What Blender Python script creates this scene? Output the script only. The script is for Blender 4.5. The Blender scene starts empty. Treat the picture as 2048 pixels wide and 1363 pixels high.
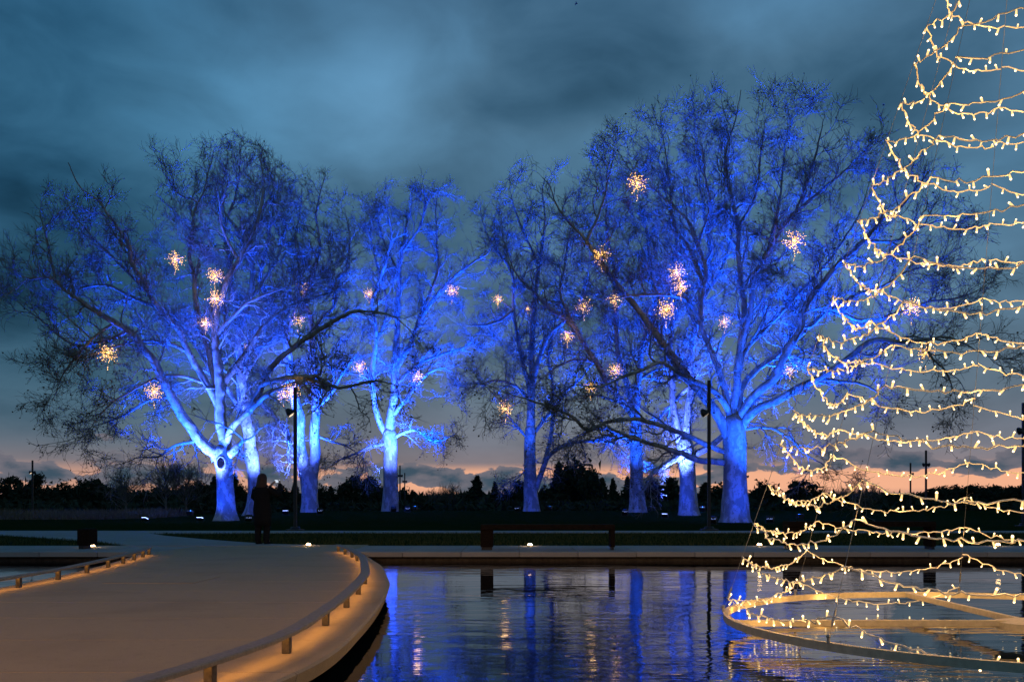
import bpy, bmesh, math, random
import numpy as np
from mathutils import Vector, Matrix, noise as mnoise

rng = np.random.default_rng(7)
random.seed(7)
S = bpy.context.scene
COL = S.collection
pi = math.pi

# ------------------------------------------------------------------ camera
F, YH, ZC = 1900.0, 1005.0, 0.98          # focal length in photo pixels, horizon row, eye height
cam_d = bpy.data.cameras.new("camera")
cam = bpy.data.objects.new("camera", cam_d)
COL.objects.link(cam)
cam.location = (0, 0, ZC)
cam.rotation_euler = (pi / 2, 0, 0)
cam_d.sensor_width = 36.0
cam_d.lens = 36.0 * F / 2048.0
cam_d.shift_y = (YH - 681.5) / 2048.0
cam_d.clip_start = 0.05
cam_d.clip_end = 3000
S.camera = cam

def at(px, py, d):
    return Vector(((px - 1024.0) * d / F, d, ZC - (py - YH) * d / F))

def plan(px, py, z=0.0):
    d = F * (ZC - z) / (py - YH)
    return ((px - 1024.0) * d / F, d)

def lin(r, g, b):
    f = lambda c: (c / 255 / 12.92) if c <= 10.31 else ((c / 255 + 0.055) / 1.055) ** 2.4
    return (f(r), f(g), f(b), 1.0)

# ------------------------------------------------------------------ node helper
class NT:
    def __init__(s, tree):
        s.t = tree; s.n = tree.nodes; s.l = tree.links
    def new(s, kind, **kw):
        n = s.n.new(kind)
        for k, v in kw.items():
            setattr(n, k, v)
        return n
    def put(s, sock, v):
        if hasattr(v, "is_output"):
            s.l.new(v, sock)
        elif v is not None:
            sock.default_value = v
    def math(s, op, a, b=None, c=None, clamp=False):
        n = s.new("ShaderNodeMath", operation=op); n.use_clamp = clamp
        s.put(n.inputs[0], a)
        if b is not None: s.put(n.inputs[1], b)
        if c is not None: s.put(n.inputs[2], c)
        return n.outputs[0]
    def comb(s, x, y, z):
        n = s.new("ShaderNodeCombineXYZ")
        for i, v in enumerate((x, y, z)): s.put(n.inputs[i], v)
        return n.outputs[0]
    def noise(s, vec, scale, detail=4, rough=0.55, dist=0.0):
        n = s.new("ShaderNodeTexNoise")
        s.put(n.inputs["Vector"], vec)
        n.inputs["Scale"].default_value = scale
        n.inputs["Detail"].default_value = detail
        n.inputs["Roughness"].default_value = rough
        n.inputs["Distortion"].default_value = dist
        return n.outputs[0]
    def mix(s, fac, a, b, blend="MIX"):
        n = s.new("ShaderNodeMix", data_type="RGBA", blend_type=blend)
        s.put(n.inputs[0], fac); s.put(n.inputs[6], a); s.put(n.inputs[7], b)
        return n.outputs[2]
    def ramp(s, fac, stops, interp="LINEAR"):
        n = s.new("ShaderNodeValToRGB")
        cr = n.color_ramp; cr.interpolation = interp
        while len(cr.elements) < len(stops): cr.elements.new(0.5)
        for e, (p, c) in zip(cr.elements, stops):
            e.position = p; e.color = c if len(c) == 4 else (*c, 1)
        s.put(n.inputs[0], fac)
        return n.outputs[0]
    def step(s, v, a, b):
        n = s.new("ShaderNodeMapRange", interpolation_type="SMOOTHSTEP")
        s.put(n.inputs[0], v); n.inputs[1].default_value = a; n.inputs[2].default_value = b
        return n.outputs[0]

# ------------------------------------------------------------------ world: dusk sky
W = bpy.data.worlds.new("World"); S.world = W; W.use_nodes = True
W.node_tree.nodes.clear()
t = NT(W.node_tree)
tc = t.new("ShaderNodeTexCoord")
sep = t.new("ShaderNodeSeparateXYZ"); t.l.new(tc.outputs["Generated"], sep.inputs[0])
X, Y, Z = sep.outputs
hor = t.math("SQRT", t.math("ADD", t.math("MULTIPLY", X, X), t.math("MULTIPLY", Y, Y)))
el = t.math("DIVIDE", Z, t.math("MAXIMUM", hor, 0.02))          # tan of elevation
az = t.math("ARCTAN2", X, Y)
base = t.ramp(t.math("MULTIPLY", el, 1.0, clamp=True), [
    (0.0, lin(198, 152, 134)), (0.020, lin(172, 138, 128)), (0.036, lin(138, 126, 130)),
    (0.060, lin(114, 117, 128)), (0.11, lin(97, 115, 131)), (0.19, lin(81, 111, 133)),
    (0.30, lin(73, 111, 138)), (0.42, lin(77, 117, 146)), (0.55, lin(69, 109, 140)), (1.0, lin(46, 80, 108))])
lft = t.step(az, -0.08, -0.46)
base = t.mix(t.math("MULTIPLY", lft, t.step(el, 0.025, 0.09)), base, t.mix(1.0, base, (.62, .93, 1.02, 1), "MULTIPLY"))
# soft overcast structure in a flattened-dome coordinate
inv = t.math("DIVIDE", 1.0, t.math("ADD", t.math("MAXIMUM", Z, 0.0), 0.30))
cv = t.comb(t.math("MULTIPLY", X, inv), t.math("MULTIPLY", Y, inv), 0.35)
n1 = t.noise(cv, 1.9, 5, 0.5, 0.35)
n2 = t.noise(cv, 6.0, 5, 0.5, 0.6)
val = t.math("ADD", t.math("MULTIPLY", t.math("SUBTRACT", n1, 0.5), 1.7), t.math("ADD", t.math("MULTIPLY", t.math("SUBTRACT", n2, 0.5), 0.75),
    t.math("MULTIPLY", t.math("SUBTRACT", t.noise(cv, 15.0, 5, 0.55, 0.3), 0.5), 0.16)))
def lobe(px, py, sx, sy, amp):
    a0 = math.atan((px - 1024) / F); e0 = (YH - py) / F * math.cos(a0)
    da = t.math("DIVIDE", t.math("SUBTRACT", az, a0), sx / F)
    de = t.math("DIVIDE", t.math("SUBTRACT", el, e0), sy / F)
    q = t.math("ADD", t.math("MULTIPLY", da, da), t.math("MULTIPLY", de, de))
    return t.math("MULTIPLY", t.math("EXPONENT", t.math("MULTIPLY", q, -1.0)), amp)
for a in [(770, 130, 130, 95, .60), (640, 250, 230, 90, .26), (1150, 285, 230, 60, .36), (1500, 40, 170, 90, .34),
          (880, 330, 260, 80, .15), (20, 330, 330, 330, -.52), (1790, 130, 230, 140, -.42), (200, 30, 300, 110, -.12),
          (950, 210, 130, 50, -.14), (60, 700, 300, 200, -.30), (1300, 150, 130, 90, -.15), (1900, 560, 260, 120, .06)]:
    val = t.math("ADD", val, lobe(*a))
fade = t.step(el, 0.03, 0.2)
gain = t.math("ADD", 1.0, t.math("MULTIPLY", val, t.math("ADD", 0.35, t.math("MULTIPLY", fade, 0.75))))
gain = t.math("MAXIMUM", gain, 0.22)
sky = t.mix(1.0, base, t.comb(gain, gain, gain), "MULTIPLY")
sky = t.mix(t.math("MULTIPLY", t.math("MAXIMUM", t.math("SUBTRACT", 0.9, gain), 0.0), 0.9, clamp=True), sky,
            t.mix(1.0, sky, (0.48, 0.96, 1.16, 1), "MULTIPLY"))
# cumulus bank low over the horizon, with the afterglow between
cb = t.comb(t.math("MULTIPLY", az, 24.0), t.math("MULTIPLY", el, 50.0), 3.1)
b1 = t.noise(cb, 1.0, 8, 0.50, 0.15)
b2 = t.noise(t.comb(t.math("MULTIPLY", az, 3.3), 0.0, 7.7), 1.5, 3, 0.5)
rgt = t.step(az, 0.12, 0.30)
top = t.math("ADD", t.math("ADD", 0.024, t.math("MULTIPLY", rgt, 0.012)), t.math("MULTIPLY", t.math("SUBTRACT", b2, 0.5), 0.026))
dens = t.math("SUBTRACT", b1, t.math("MULTIPLY", t.math("ABSOLUTE", t.math("SUBTRACT", el, top)), t.math("ADD", 7.0, t.math("MULTIPLY", rgt, 5.0))))
mask = t.step(dens, 0.390, 0.425)
amount = t.math("ADD", 0.40, t.math("MULTIPLY", t.step(az, -0.38, 0.0), 0.60))
glow = t.mix(amount, sky, lin(244, 178, 142))
sky = t.mix(t.step(el, 0.043, 0.029), sky, glow)
haze = t.mix(t.step(el, 0.016, 0.004), sky, lin(150, 118, 116))
sky = haze
shade = t.step(dens, 0.42, 0.62)
bank = t.mix(shade, lin(112, 110, 120), lin(62, 82, 98))
sky = t.mix(mask, sky, bank)
sky = t.mix(t.step(el, 0.0, -0.01), sky, lin(12, 16, 18))
bg = t.new("ShaderNodeBackground"); t.l.new(sky, bg.inputs[0]); bg.inputs[1].default_value = 1.0
wo = t.new("ShaderNodeOutputWorld"); t.l.new(bg.outputs[0], wo.inputs[0])

# the sun is below the horizon; what is left of its light is a trace from the afterglow
sd = bpy.data.lights.new("sun", "SUN"); sd.energy = 0.02; sd.angle = math.radians(20); sd.color = (1, .7, .55)
so = bpy.data.objects.new("sun", sd); COL.objects.link(so)
so.rotation_euler = (math.radians(86), 0, math.radians(180 - 12))

S.view_settings.view_transform = "Standard"
S.view_settings.look = "None"
S.view_settings.exposure = 0.0
S.view_settings.gamma = 1.0
S.view_settings.use_curve_mapping = False
S.render.engine = "CYCLES"
S.cycles.use_denoising = True
S.cycles.max_bounces = 6
S.cycles.diffuse_bounces = 2
S.cycles.glossy_bounces = 4
S.cycles.sample_clamp_indirect = 3.0
S.cycles.sample_clamp_direct = 0.0
S.cycles.use_light_tree = True
S.cycles.caustics_reflective = False
S.cycles.caustics_refractive = False

# ------------------------------------------------------------------ object helpers
def empty(name, loc, label=None, cat=None, group=None, rz=0.0):
    o = bpy.data.objects.new(name, None); COL.objects.link(o)
    o.location = loc; o.rotation_euler = (0, 0, rz)
    o.empty_display_size = 0.2
    tag(o, label, cat, group)
    return o
def tag(o, label=None, cat=None, group=None, kind=None):
    if label: o["label"] = label
    if cat: o["category"] = cat
    if group: o["group"] = group
    if kind: o["kind"] = kind
    return o
def link(name, me, parent=None, mat=None, kind=None, smooth=False):
    o = bpy.data.objects.new(name, me); COL.objects.link(o)
    if parent is not None: o.parent = parent
    if mat is not None and not me.materials: me.materials.append(mat)
    if kind: o["kind"] = kind
    if smooth: me.shade_smooth()
    return o
def mesh_np(name, V, Fq, smooth=True):
    """mesh from vertex array and an (n,k) face array (k = 3 or 4)"""
    me = bpy.data.meshes.new(name)
    V = np.asarray(V, np.float32).reshape(-1, 3); Fq = np.asarray(Fq, np.int32)
    n, k = Fq.shape
    me.vertices.add(len(V)); me.vertices.foreach_set("co", V.ravel())
    me.loops.add(n * k); me.loops.foreach_set("vertex_index", Fq.ravel())
    me.polygons.add(n)
    me.polygons.foreach_set("loop_start", np.arange(0, n * k, k, dtype=np.int32))
    me.polygons.foreach_set("loop_total", np.full(n, k, np.int32))
    me.polygons.foreach_set("use_smooth", np.full(n, smooth))
    me.update(calc_edges=True)
    return me
def mesh_bm(name, bm, smooth=False):
    me = bpy.data.meshes.new(name)
    bmesh.ops.recalc_face_normals(bm, faces=bm.faces)
    bm.to_mesh(me); bm.free()
    if smooth: me.shade_smooth()
    return me
def box(bm, x0, x1, y0, y1, z0, z1, M=None):
    vs = [bm.verts.new(v) for v in ((x0,y0,z0),(x1,y0,z0),(x1,y1,z0),(x0,y1,z0),(x0,y0,z1),(x1,y0,z1),(x1,y1,z1),(x0,y1,z1))]
    if M is not None:
        for v in vs: v.co = M @ v.co
    for f in ((0,3,2,1),(4,5,6,7),(0,1,5,4),(1,2,6,5),(2,3,7,6),(3,0,4,7)):
        bm.faces.new([vs[i] for i in f])
    return vs
def bevel(bm, w, seg=1):
    bmesh.ops.bevel(bm, geom=list(bm.edges), offset=w, segments=seg, affect="EDGES", profile=0.5)
def lathe(bm, prof, n=12, M=None, cap=True):
    rings = []
    for r, z in prof:
        ring = [bm.verts.new((r * math.cos(2*pi*i/n), r * math.sin(2*pi*i/n), z)) for i in range(n)]
        if M is not None:
            for v in ring: v.co = M @ v.co
        rings.append(ring)
    for a, b in zip(rings, rings[1:]):
        for i in range(n): bm.faces.new((a[i], a[(i+1) % n], b[(i+1) % n], b[i]))
    if cap:
        bm.faces.new(rings[0][::-1]); bm.faces.new(rings[-1])

def tubes(P, R, k=3):
    """P (n,m,3) centre lines, R (n,m) radii -> verts, quads of open tubes"""
    P = np.asarray(P, float); R = np.asarray(R, float)
    n, m, _ = P.shape
    T = np.gradient(P, axis=1); T /= np.linalg.norm(T, axis=2, keepdims=True) + 1e-9
    mean = P[:, -1] - P[:, 0]; mean /= np.linalg.norm(mean, axis=1, keepdims=True) + 1e-9
    ref = np.where(np.abs(mean[:, 2:3]) > 0.75, np.array([[0, -1.0, 0.12]]), np.array([[0.1, 0.12, 1.0]]))
    U = np.cross(T, ref[:, None, :]); U /= np.linalg.norm(U, axis=2, keepdims=True) + 1e-9
    Wv = np.cross(T, U)
    a = np.arange(k) * 2 * pi / k
    V = P[:, :, None, :] + R[:, :, None, None] * (np.cos(a)[None, None, :, None] * U[:, :, None, :] + np.sin(a)[None, None, :, None] * Wv[:, :, None, :])
    idx = np.arange(n * m * k).reshape(n, m, k)
    A = idx[:, :-1, :]; B = idx[:, 1:, :]
    Fq = np.stack([A, np.roll(A, -1, 2), np.roll(B, -1, 2), B], -1).reshape(-1, 4)
    return V.reshape(-1, 3), Fq
def catmull(pts, step):
    pts = np.asarray(pts, float)
    p = np.vstack([2 * pts[0] - pts[1], pts, 2 * pts[-1] - pts[-2]])
    out = []
    for i in range(1, len(p) - 2):
        a, b, c, d = p[i-1], p[i], p[i+1], p[i+2]
        n = max(2, int(np.linalg.norm((c - b)[:3]) / step))
        u = np.linspace(0, 1, n, endpoint=False)[:, None]
        out.append(0.5 * (2*b + (c - a)*u + (2*a - 5*b + 4*c - d)*u**2 + (3*b - a - 3*c + d)*u**3))
    out.append(pts[-1:])
    return np.vstack(out)

# ------------------------------------------------------------------ materials
def mat(name):
    m = bpy.data.materials.new(name); m.use_nodes = True
    nt = NT(m.node_tree); nt.n.clear()
    out = nt.new("ShaderNodeOutputMaterial")
    p = nt.new("ShaderNodeBsdfPrincipled"); nt.l.new(p.outputs[0], out.inputs[0])
    tcx = nt.new("ShaderNodeTexCoord")
    return m, nt, p, tcx.outputs["Object"]
def bump(nt, p, h, strength, dist):
    b = nt.new("ShaderNodeBump"); nt.put(b.inputs["Height"], h)
    b.inputs["Strength"].default_value = strength; b.inputs["Distance"].default_value = dist
    nt.l.new(b.outputs[0], p.inputs["Normal"]); return b
def grainy(name, c1, c2, scale, rough=.8, bs=.4, bd=.005, metal=0.0, spec=.3, big=None):
    m, nt, p, oc = mat(name)
    n = nt.noise(oc, scale, 5, .6)
    c = nt.mix(nt.step(n, .3, .7), (*c1, 1), (*c2, 1))
    if big:
        nb = nt.noise(oc, big[0], 4, .55, .3)
        c = nt.mix(nt.math("MULTIPLY", nt.step(nb, .42, .68), big[1]), c, (*big[2], 1))
    nt.l.new(c, p.inputs["Base Color"])
    p.inputs["Roughness"].default_value = rough; p.inputs["Metallic"].default_value = metal
    p.inputs["Specular IOR Level"].default_value = spec
    bump(nt, p, n, bs, bd)
    return m
def emit(name, col, strength, sampling="AUTO"):
    m = bpy.data.materials.new(name); m.use_nodes = True
    nt = NT(m.node_tree); nt.n.clear()
    out = nt.new("ShaderNodeOutputMaterial"); e = nt.new("ShaderNodeEmission")
    e.inputs[0].default_value = (*col, 1); e.inputs[1].default_value = strength
    nt.l.new(e.outputs[0], out.inputs[0])
    m.cycles.emission_sampling = sampling
    return m

# plane-tree bark: pale with flaking grey-olive plates, fine horizontal cracks
M_BARK, nt, p, oc = mat("plane_bark")
mp = nt.new("ShaderNodeMapping"); mp.inputs["Scale"].default_value = (1, 1, .55); nt.l.new(oc, mp.inputs[0])
nA = nt.noise(mp.outputs[0], 2.6, 5, .6, .5); nB = nt.noise(mp.outputs[0], 9.0, 5, .65, .4); nC = nt.noise(oc, 34, 4, .6)
mp2 = nt.new("ShaderNodeMapping"); mp2.inputs["Scale"].default_value = (2, 2, 16); nt.l.new(oc, mp2.inputs[0])
nD = nt.noise(mp2.outputs[0], 1.6, 4, .6, .3)
c = nt.mix(nt.step(nA, .44, .56), (.45, .43, .385, 1), (.26, .245, .205, 1))
c = nt.mix(nt.step(nB, .57, .64), c, (.20, .18, .14, 1))
c = nt.mix(nt.math("MULTIPLY", nt.step(nD, .60, .68), .6), c, (.16, .14, .11, 1))
nt.l.new(c, p.inputs["Base Color"]); p.inputs["Roughness"].default_value = .8; p.inputs["Specular IOR Level"].default_value = .2
bump(nt, p, nt.math("ADD", nt.math("ADD", nA, nt.math("MULTIPLY", nB, .6)), nt.math("ADD", nt.math("MULTIPLY", nC, .25), nt.math("MULTIPLY", nD, .5))), .7, .05)
M_BRANCH = grainy("branch_bark", (.22, .20, .165), (.36, .335, .29), 14, .85, .4, .01)
M_TWIG = grainy("twig_bark", (.095, .082, .068), (.19, .168, .14), 3, .9, .0, .001)
M_LEAF = grainy("withered_leaf", (.06, .04, .025), (.12, .08, .04), 2, .8, .0, .001)
M_HOLE_SHADE = grainy("hole_shade", (.004, .0035, .003), (.010, .008, .006), 20, 1.0, spec=0.0)  # near-black: the shade inside the knot hole is put into the colour
M_DARKFOL = grainy("far_foliage", (.02, .028, .018), (.05, .06, .035), .6, .9, 0, .01, spec=.1)
M_GRASS = grainy("lawn", (.008, .020, .006), (.020, .034, .009), 7, 1.0, .6, .04, spec=0.0, big=(.12, .5, (.024, .026, .010)))
M_BLADE = grainy("grass_blade", (.03, .05, .018), (.07, .08, .03), 5, .9, 0, .01, spec=.1)
M_DRYGRASS = grainy("dry_grass", (.16, .12, .07), (.26, .20, .12), 5, .9, 0, .01, spec=.1)
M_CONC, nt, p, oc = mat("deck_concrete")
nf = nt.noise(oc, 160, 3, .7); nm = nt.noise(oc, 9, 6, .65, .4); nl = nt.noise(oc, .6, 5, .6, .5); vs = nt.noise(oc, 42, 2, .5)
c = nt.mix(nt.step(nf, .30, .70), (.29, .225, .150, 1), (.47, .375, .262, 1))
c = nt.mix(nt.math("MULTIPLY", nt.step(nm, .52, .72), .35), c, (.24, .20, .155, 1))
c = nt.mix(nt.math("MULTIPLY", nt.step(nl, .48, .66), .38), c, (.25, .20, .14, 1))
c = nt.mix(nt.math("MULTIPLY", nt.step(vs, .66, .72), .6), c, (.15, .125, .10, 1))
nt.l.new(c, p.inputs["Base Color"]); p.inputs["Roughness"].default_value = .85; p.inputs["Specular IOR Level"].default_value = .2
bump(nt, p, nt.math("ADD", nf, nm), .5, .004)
M_KPOST = grainy("kerb_post_steel", (.07, .06, .05), (.11, .095, .08), 40, .55, .1, .001, metal=.3)
M_COPE = grainy("coping_concrete", (.26, .25, .235), (.38, .37, .345), 90, .8, .4, .004, spec=.3, big=(.7, .5, (.2, .195, .185)))
M_PATH = grainy("path_concrete", (.27, .265, .25), (.36, .35, .33), 60, .85, .3, .004, spec=.25, big=(.3, .4, (.22, .22, .21)))
M_WALL = grainy("pond_wall", (.05, .045, .04), (.09, .08, .07), 12, .8)
M_STEEL = grainy("rail_steel", (.20, .17, .135), (.28, .245, .20), 40, .6, .1, .001, metal=0, spec=.25)
M_POST = grainy("post_paint", (.012, .012, .013), (.022, .022, .024), 40, .5, .1, .001, spec=.4)
M_CORTEN = grainy("corten_steel", (.012, .008, .006), (.024, .015, .010), 25, .9, .3, .002, spec=.05, big=(3, .6, (.012, .008, .006)))
M_WOOD = grainy("bench_wood", (.014, .010, .007), (.024, .017, .012), 18, .9, .3, .003, spec=.05)
M_RING = grainy("ring_paint", (.50, .42, .28), (.62, .53, .37), 22, .45, .08, .001, spec=.5)
M_CABLE = grainy("white_cable", (.80, .77, .70), (.86, .83, .77), 30, .5, 0, .001, spec=.3)
M_WIRE = grainy("steel_wire", (.35, .33, .30), (.45, .43, .40), 40, .45, 0, .001, metal=.7)
M_COAT = grainy("black_wool", (.008, .008, .009), (.016, .016, .018), 60, .95, .3, .004, spec=.1)
M_HAIR = grainy("brown_hair", (.03, .014, .009), (.06, .028, .016), 50, .6, .3, .004)
M_SKIN = grainy("skin", (.42, .26, .20), (.50, .32, .25), 40, .6, .1, .001)
M_BIRD = grainy("bird_feather", (.01, .01, .012), (.02, .02, .022), 10, .8)

M_WATER, nt, p, oc = mat("pond_water")
p.inputs["Base Color"].default_value = (.003, .006, .008, 1)
p.inputs["Roughness"].default_value = .008
p.inputs["IOR"].default_value = 1.34
def wav(sx, sy, sc, det, dist):
    q = nt.new("ShaderNodeMapping"); q.inputs["Scale"].default_value = (sx, sy, 1); nt.l.new(oc, q.inputs[0])
    return nt.noise(q.outputs[0], sc, det, .5, dist)
wA = wav(.65, 2.3, 1.4, 2, .5); wB = wav(2.0, 6.5, 1.5, 2, .6); wC = wav(.25, .5, .8, 2, 0)
calm = nt.step(wC, .38, .62)
hgt = nt.math("MULTIPLY", nt.math("ADD", nt.math("MULTIPLY", wA, 1.0), nt.math("MULTIPLY", wB, .22)), nt.math("ADD", .30, nt.math("MULTIPLY", calm, .70)))
bump(nt, p, hgt, 1.0, .0105)

WARM = (1.0, .62, .26)
E_BULB = emit("warm_bulb_glow", (1.0, .72, .36), 4.5, "NONE")
E_BODY = emit("bulb_body_glow", (1.0, .63, .25), 1.5, "NONE")
E_STAR = emit("star_bulb_glow", (1.0, .52, .12), 7.5, "NONE")
E_LED = emit("led_strip_glow", (1.0, .43, .085), 10.0)
E_BLUE = emit("blue_flood_glow", (.30, .42, 1.0), 14.0, "NONE")
E_GLASS = emit("warm_uplight_glow", (1.0, .66, .32), 30.0, "NONE")
E_PHONE = emit("phone_screen_glow", (.75, .85, 1.0), .9, "NONE")
E_LAMP = emit("lamp_head_glow", (1.0, .75, .5), 1.2, "NONE")

# ------------------------------------------------------------------ ground
def gz(x, y):
    """height of the lawn"""
    m = 0.38 * sm(y, 50, 61) * (1 - sm(y, 74, 100)) * sm(x, -26, -14)
    far = -0.7 * sm(y, 80, 120)
    return -0.015 + m + far
def sm(v, a, b):
    u = min(1, max(0, (v - a) / (b - a))); return u * u * (3 - 2 * u)
ys = list(np.arange(21.6, 110, 1.2)) + list(np.linspace(112, 200, 12)) + [300, 500, 900, 1600]
xs = [-1500, -600, -300, -160] + list(np.arange(-100, 101, 2.0)) + [160, 300, 600, 1500]
V = [(x, y, gz(x, y) + (0.02 * mnoise.noise(Vector((x*.3, y*.3, 0))) if y > 23 else 0)) for y in ys for x in xs]
nx = len(xs)
Fq = [(j*nx+i, j*nx+i+1, (j+1)*nx+i+1, (j+1)*nx+i) for j in range(len(ys)-1) for i in range(nx-1)]
tag(link("ground", mesh_np("ground", V, Fq), None, M_GRASS), "dark green lawn rising to a low mound under the trees", kind="structure")
# pond floor and near bank: the same sheet of ground, under and behind the water
bm = bmesh.new()
prof = [(-1500, -1.2), (-45, -1.2), (45, -1.2), (1500, -1.2)]
yy = [-1500, -40, 21.58]
gv = [[bm.verts.new((x, y, z)) for x, z in prof] for y in yy]
for a, b in zip(gv, gv[1:]):
    for i in range(len(prof) - 1): bm.faces.new((a[i], a[i+1], b[i+1], b[i]))
tag(link("pond_floor", mesh_bm("pond_floor", bm), None, M_WALL), kind="structure")
ZW = -0.20
bm = bmesh.new(); box(bm, -60, 60, -38, 19.3, -1.1, ZW)
tag(link("water", mesh_bm("water", bm), None, M_WATER), kind="structure")

# path sheet (pale concrete) behind the pond
poly = [(-500, 1061), (2600, 1061.5), (2600, 1064.6), (1200, 1064.8), (620, 1065.2), (300, 1066.5), (330, 1071), (400, 1077.5), (470, 1083), (540, 1087.5), (640, 1090.2),
        (640, 1091.3), (262, 1091.6), (245, 1089), (200, 1083), (100, 1075.5), (0, 1070), (-500, 1067)]
pp = [plan(*q) for q in poly]
bm = bmesh.new()
vt = [bm.verts.new((x, y, .012)) for x, y in pp]; vb = [bm.verts.new((x, y, -.06)) for x, y in pp]
f = bm.faces.new(vt)
for i in range(len(vt)): bm.faces.new((vt[i], vb[i], vb[(i+1) % len(vt)], vt[(i+1) % len(vt)]))
bmesh.ops.triangulate(bm, faces=[f])
tag(link("path", mesh_bm("path", bm), None, M_PATH), kind="structure")

# grass blades along the edges of the lawn that show nearest, one mass
def blades(name, n, xr, yr, h, mt, dens=None, lab=None):
    x = rng.uniform(*xr, n); y = rng.uniform(*yr, n)
    if dens is not None:
        k = dens(x, y); x, y = x[k], y[k]; n = len(x)
    z = np.array([gz(a, b) for a, b in zip(x, y)])
    ang = rng.uniform(0, 2*pi, n); hh = h * rng.uniform(.5, 1.3, n); w = .006 + hh * .04
    lean = rng.normal(0, .35, (n, 2)) * hh[:, None]
    A = np.stack([x - np.cos(ang)*w, y - np.sin(ang)*w, z], 1); B = np.stack([x + np.cos(ang)*w, y + np.sin(ang)*w, z], 1)
    C = np.stack([x + lean[:, 0], y + lean[:, 1], z + hh], 1)
    V = np.stack([A, B, C], 1).reshape(-1, 3)
    o = link(name, mesh_np(name, V, np.arange(3*n).reshape(-1, 3), False), None, mt)
    tag(o, lab, "grass", kind="stuff")
def inpoly(x, y, P):
    r = np.zeros(len(x), bool); j = len(P) - 1
    for i in range(len(P)):
        xi, yi = P[i]; xj, yj = P[j]
        c = ((yi > y) != (yj > y)) & (x < (xj - xi) * (y - yi) / (yj - yi + 1e-12) + xi)
        r ^= c; j = i
    return r
blades("grass", 36000, (-16, 18), (22.0, 31), .07, M_BLADE, lambda x, y: ~inpoly(x, y, pp), "short dark lawn grass between the path and the pond edge")
blades("tall_grass", 9000, (-40, -21), (56, 62), .55, M_DRYGRASS, None, "tall dry grass along the far edge of the left lawn")

# ------------------------------------------------------------------ promenade slabs along the far pond edge
Y0, Y1, TH = 19.0, 21.85, .10
Mx = 1.17
slab_parent_l = empty("promenade", (0, 0, 0)); slab_parent_l["kind"] = "structure"; slab_parent_l["label"] = "pale concrete slab promenade along the far pond edge"
def slab_mesh(w):
    bm = bmesh.new(); box(bm, 0.004, w - .004, Y0, Y1, -TH, 0); bevel(bm, .006)
    return mesh_bm("slab", bm)
sm1 = slab_mesh(Mx); sm1.materials.append(M_COPE)
i = 0
x = -3.36
while x < 26:
    o = link("slab", sm1, slab_parent_l); o.location = (x, rng.uniform(-.003, .003), rng.uniform(-.002, .002)); x += Mx
x = -7.12 - Mx
while x > -26:
    o = link("slab", sm1, slab_parent_l); o.location = (x, rng.uniform(-.003, .003), rng.uniform(-.002, .002)); x -= Mx
bm = bmesh.new(); box(bm, -60, -26.2, Y0, Y1, -TH, -.001); box(bm, 26.3, 60, Y0, Y1, -TH, -.001)
link("slab_run", mesh_bm("slab_run", bm), slab_parent_l, M_COPE)
bm = bmesh.new(); box(bm, -60, 60, Y0 + .22, Y1 - .05, -1.1, -TH - .002)
tag(link("pond_wall", mesh_bm("pond_wall", bm), None, M_WALL), "dark recessed wall under the far pond edge", "wall", kind="structure")

# ------------------------------------------------------------------ deck
RP = [(-2.75, 1.6), (-2.35, 2.6), (-1.95, 3.8), (-1.62, 5.1), (-1.47, 6.2), (-1.49, 7.6), (-1.55, 8.9), (-1.65, 10.2), (-1.78, 11.5), (-1.97, 12.7), (-2.16, 13.85), (-2.37, 15.0), (-2.62, 16.05), (-2.88, 17.1), (-3.18, 18.1), (-3.5, 19.15)]
LP = [(-6.3, 1.6), (-6.1, 3.0), (-5.92, 4.4), (-5.8, 5.8), (-5.73, 7.2), (-5.70, 8.5), (-5.69, 9.8), (-5.71, 11.0), (-5.79, 12.12), (-5.95, 13.3), (-6.12, 14.4), (-6.3, 15.4), (-6.48, 16.3), (-6.68, 17.2), (-6.86, 17.95)]
def offs(pl, d):
    P = catmull(np.array(pl), .15); T = np.gradient(P, axis=0); T /= np.linalg.norm(T, axis=1, keepdims=True)
    return P + np.stack([T[:, 1], -T[:, 0]], 1) * d
RE = offs(RP, .30); LE = offs(LP, -.24)
RE = np.vstack([RE, [[-3.38, 19.3]]]); LE = np.vstack([LE, [[-7.11, 18.6]]])
def xe(E, y): return float(np.interp(y, E[:, 1], E[:, 0]))
bridge = empty("bridge_deck", (-3.6, 10, 0)); bridge["kind"] = "structure"; bridge["label"] = "curving pale concrete bridge deck crossing the pond"
seams = [1.6, 2.9, 4.2, 5.5, 6.8, 8.1, 9.4, 10.6, 11.9, 13.2, 14.5, 15.8, 17.1, 18.4]
def deck_piece(ya, yb):
    bm = bmesh.new()
    n = 7
    top, bot = [], []
    for k in range(n + 1):
        y = ya + .006 + (yb - ya - .012) * k / n
        xl, xr = xe(LE, y), xe(RE, y)
        row = [xl, xl + .02, xr - .02, xr]; zt = [-.012, 0, 0, -.012]
        top.append([bm.verts.new((a + 3.6, y - 10, b)) for a, b in zip(row, zt)])
        bot.append([bm.verts.new((a + 3.6 + s, y - 10, -.105)) for a, s in ((xl, .03), (xr, -.03))])
    for k in range(n):
        for q in range(3): bm.faces.new((top[k][q], top[k][q+1], top[k+1][q+1], top[k+1][q]))
        bm.faces.new((top[k][3], bot[k][1], bot[k+1][1], top[k+1][3]))
        bm.faces.new((top[k][0], top[k+1][0], bot[k+1][0], bot[k][0]))
        bm.faces.new((bot[k][0], bot[k+1][0], bot[k+1][1], bot[k][1]))
    for k in (0, n):
        bm.faces.new((top[k][0], bot[k][0], bot[k][1], top[k][3], top[k][2], top[k][1]))
    return link("deck_slab", mesh_bm("deck_slab", bm), bridge, M_CONC)
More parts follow.
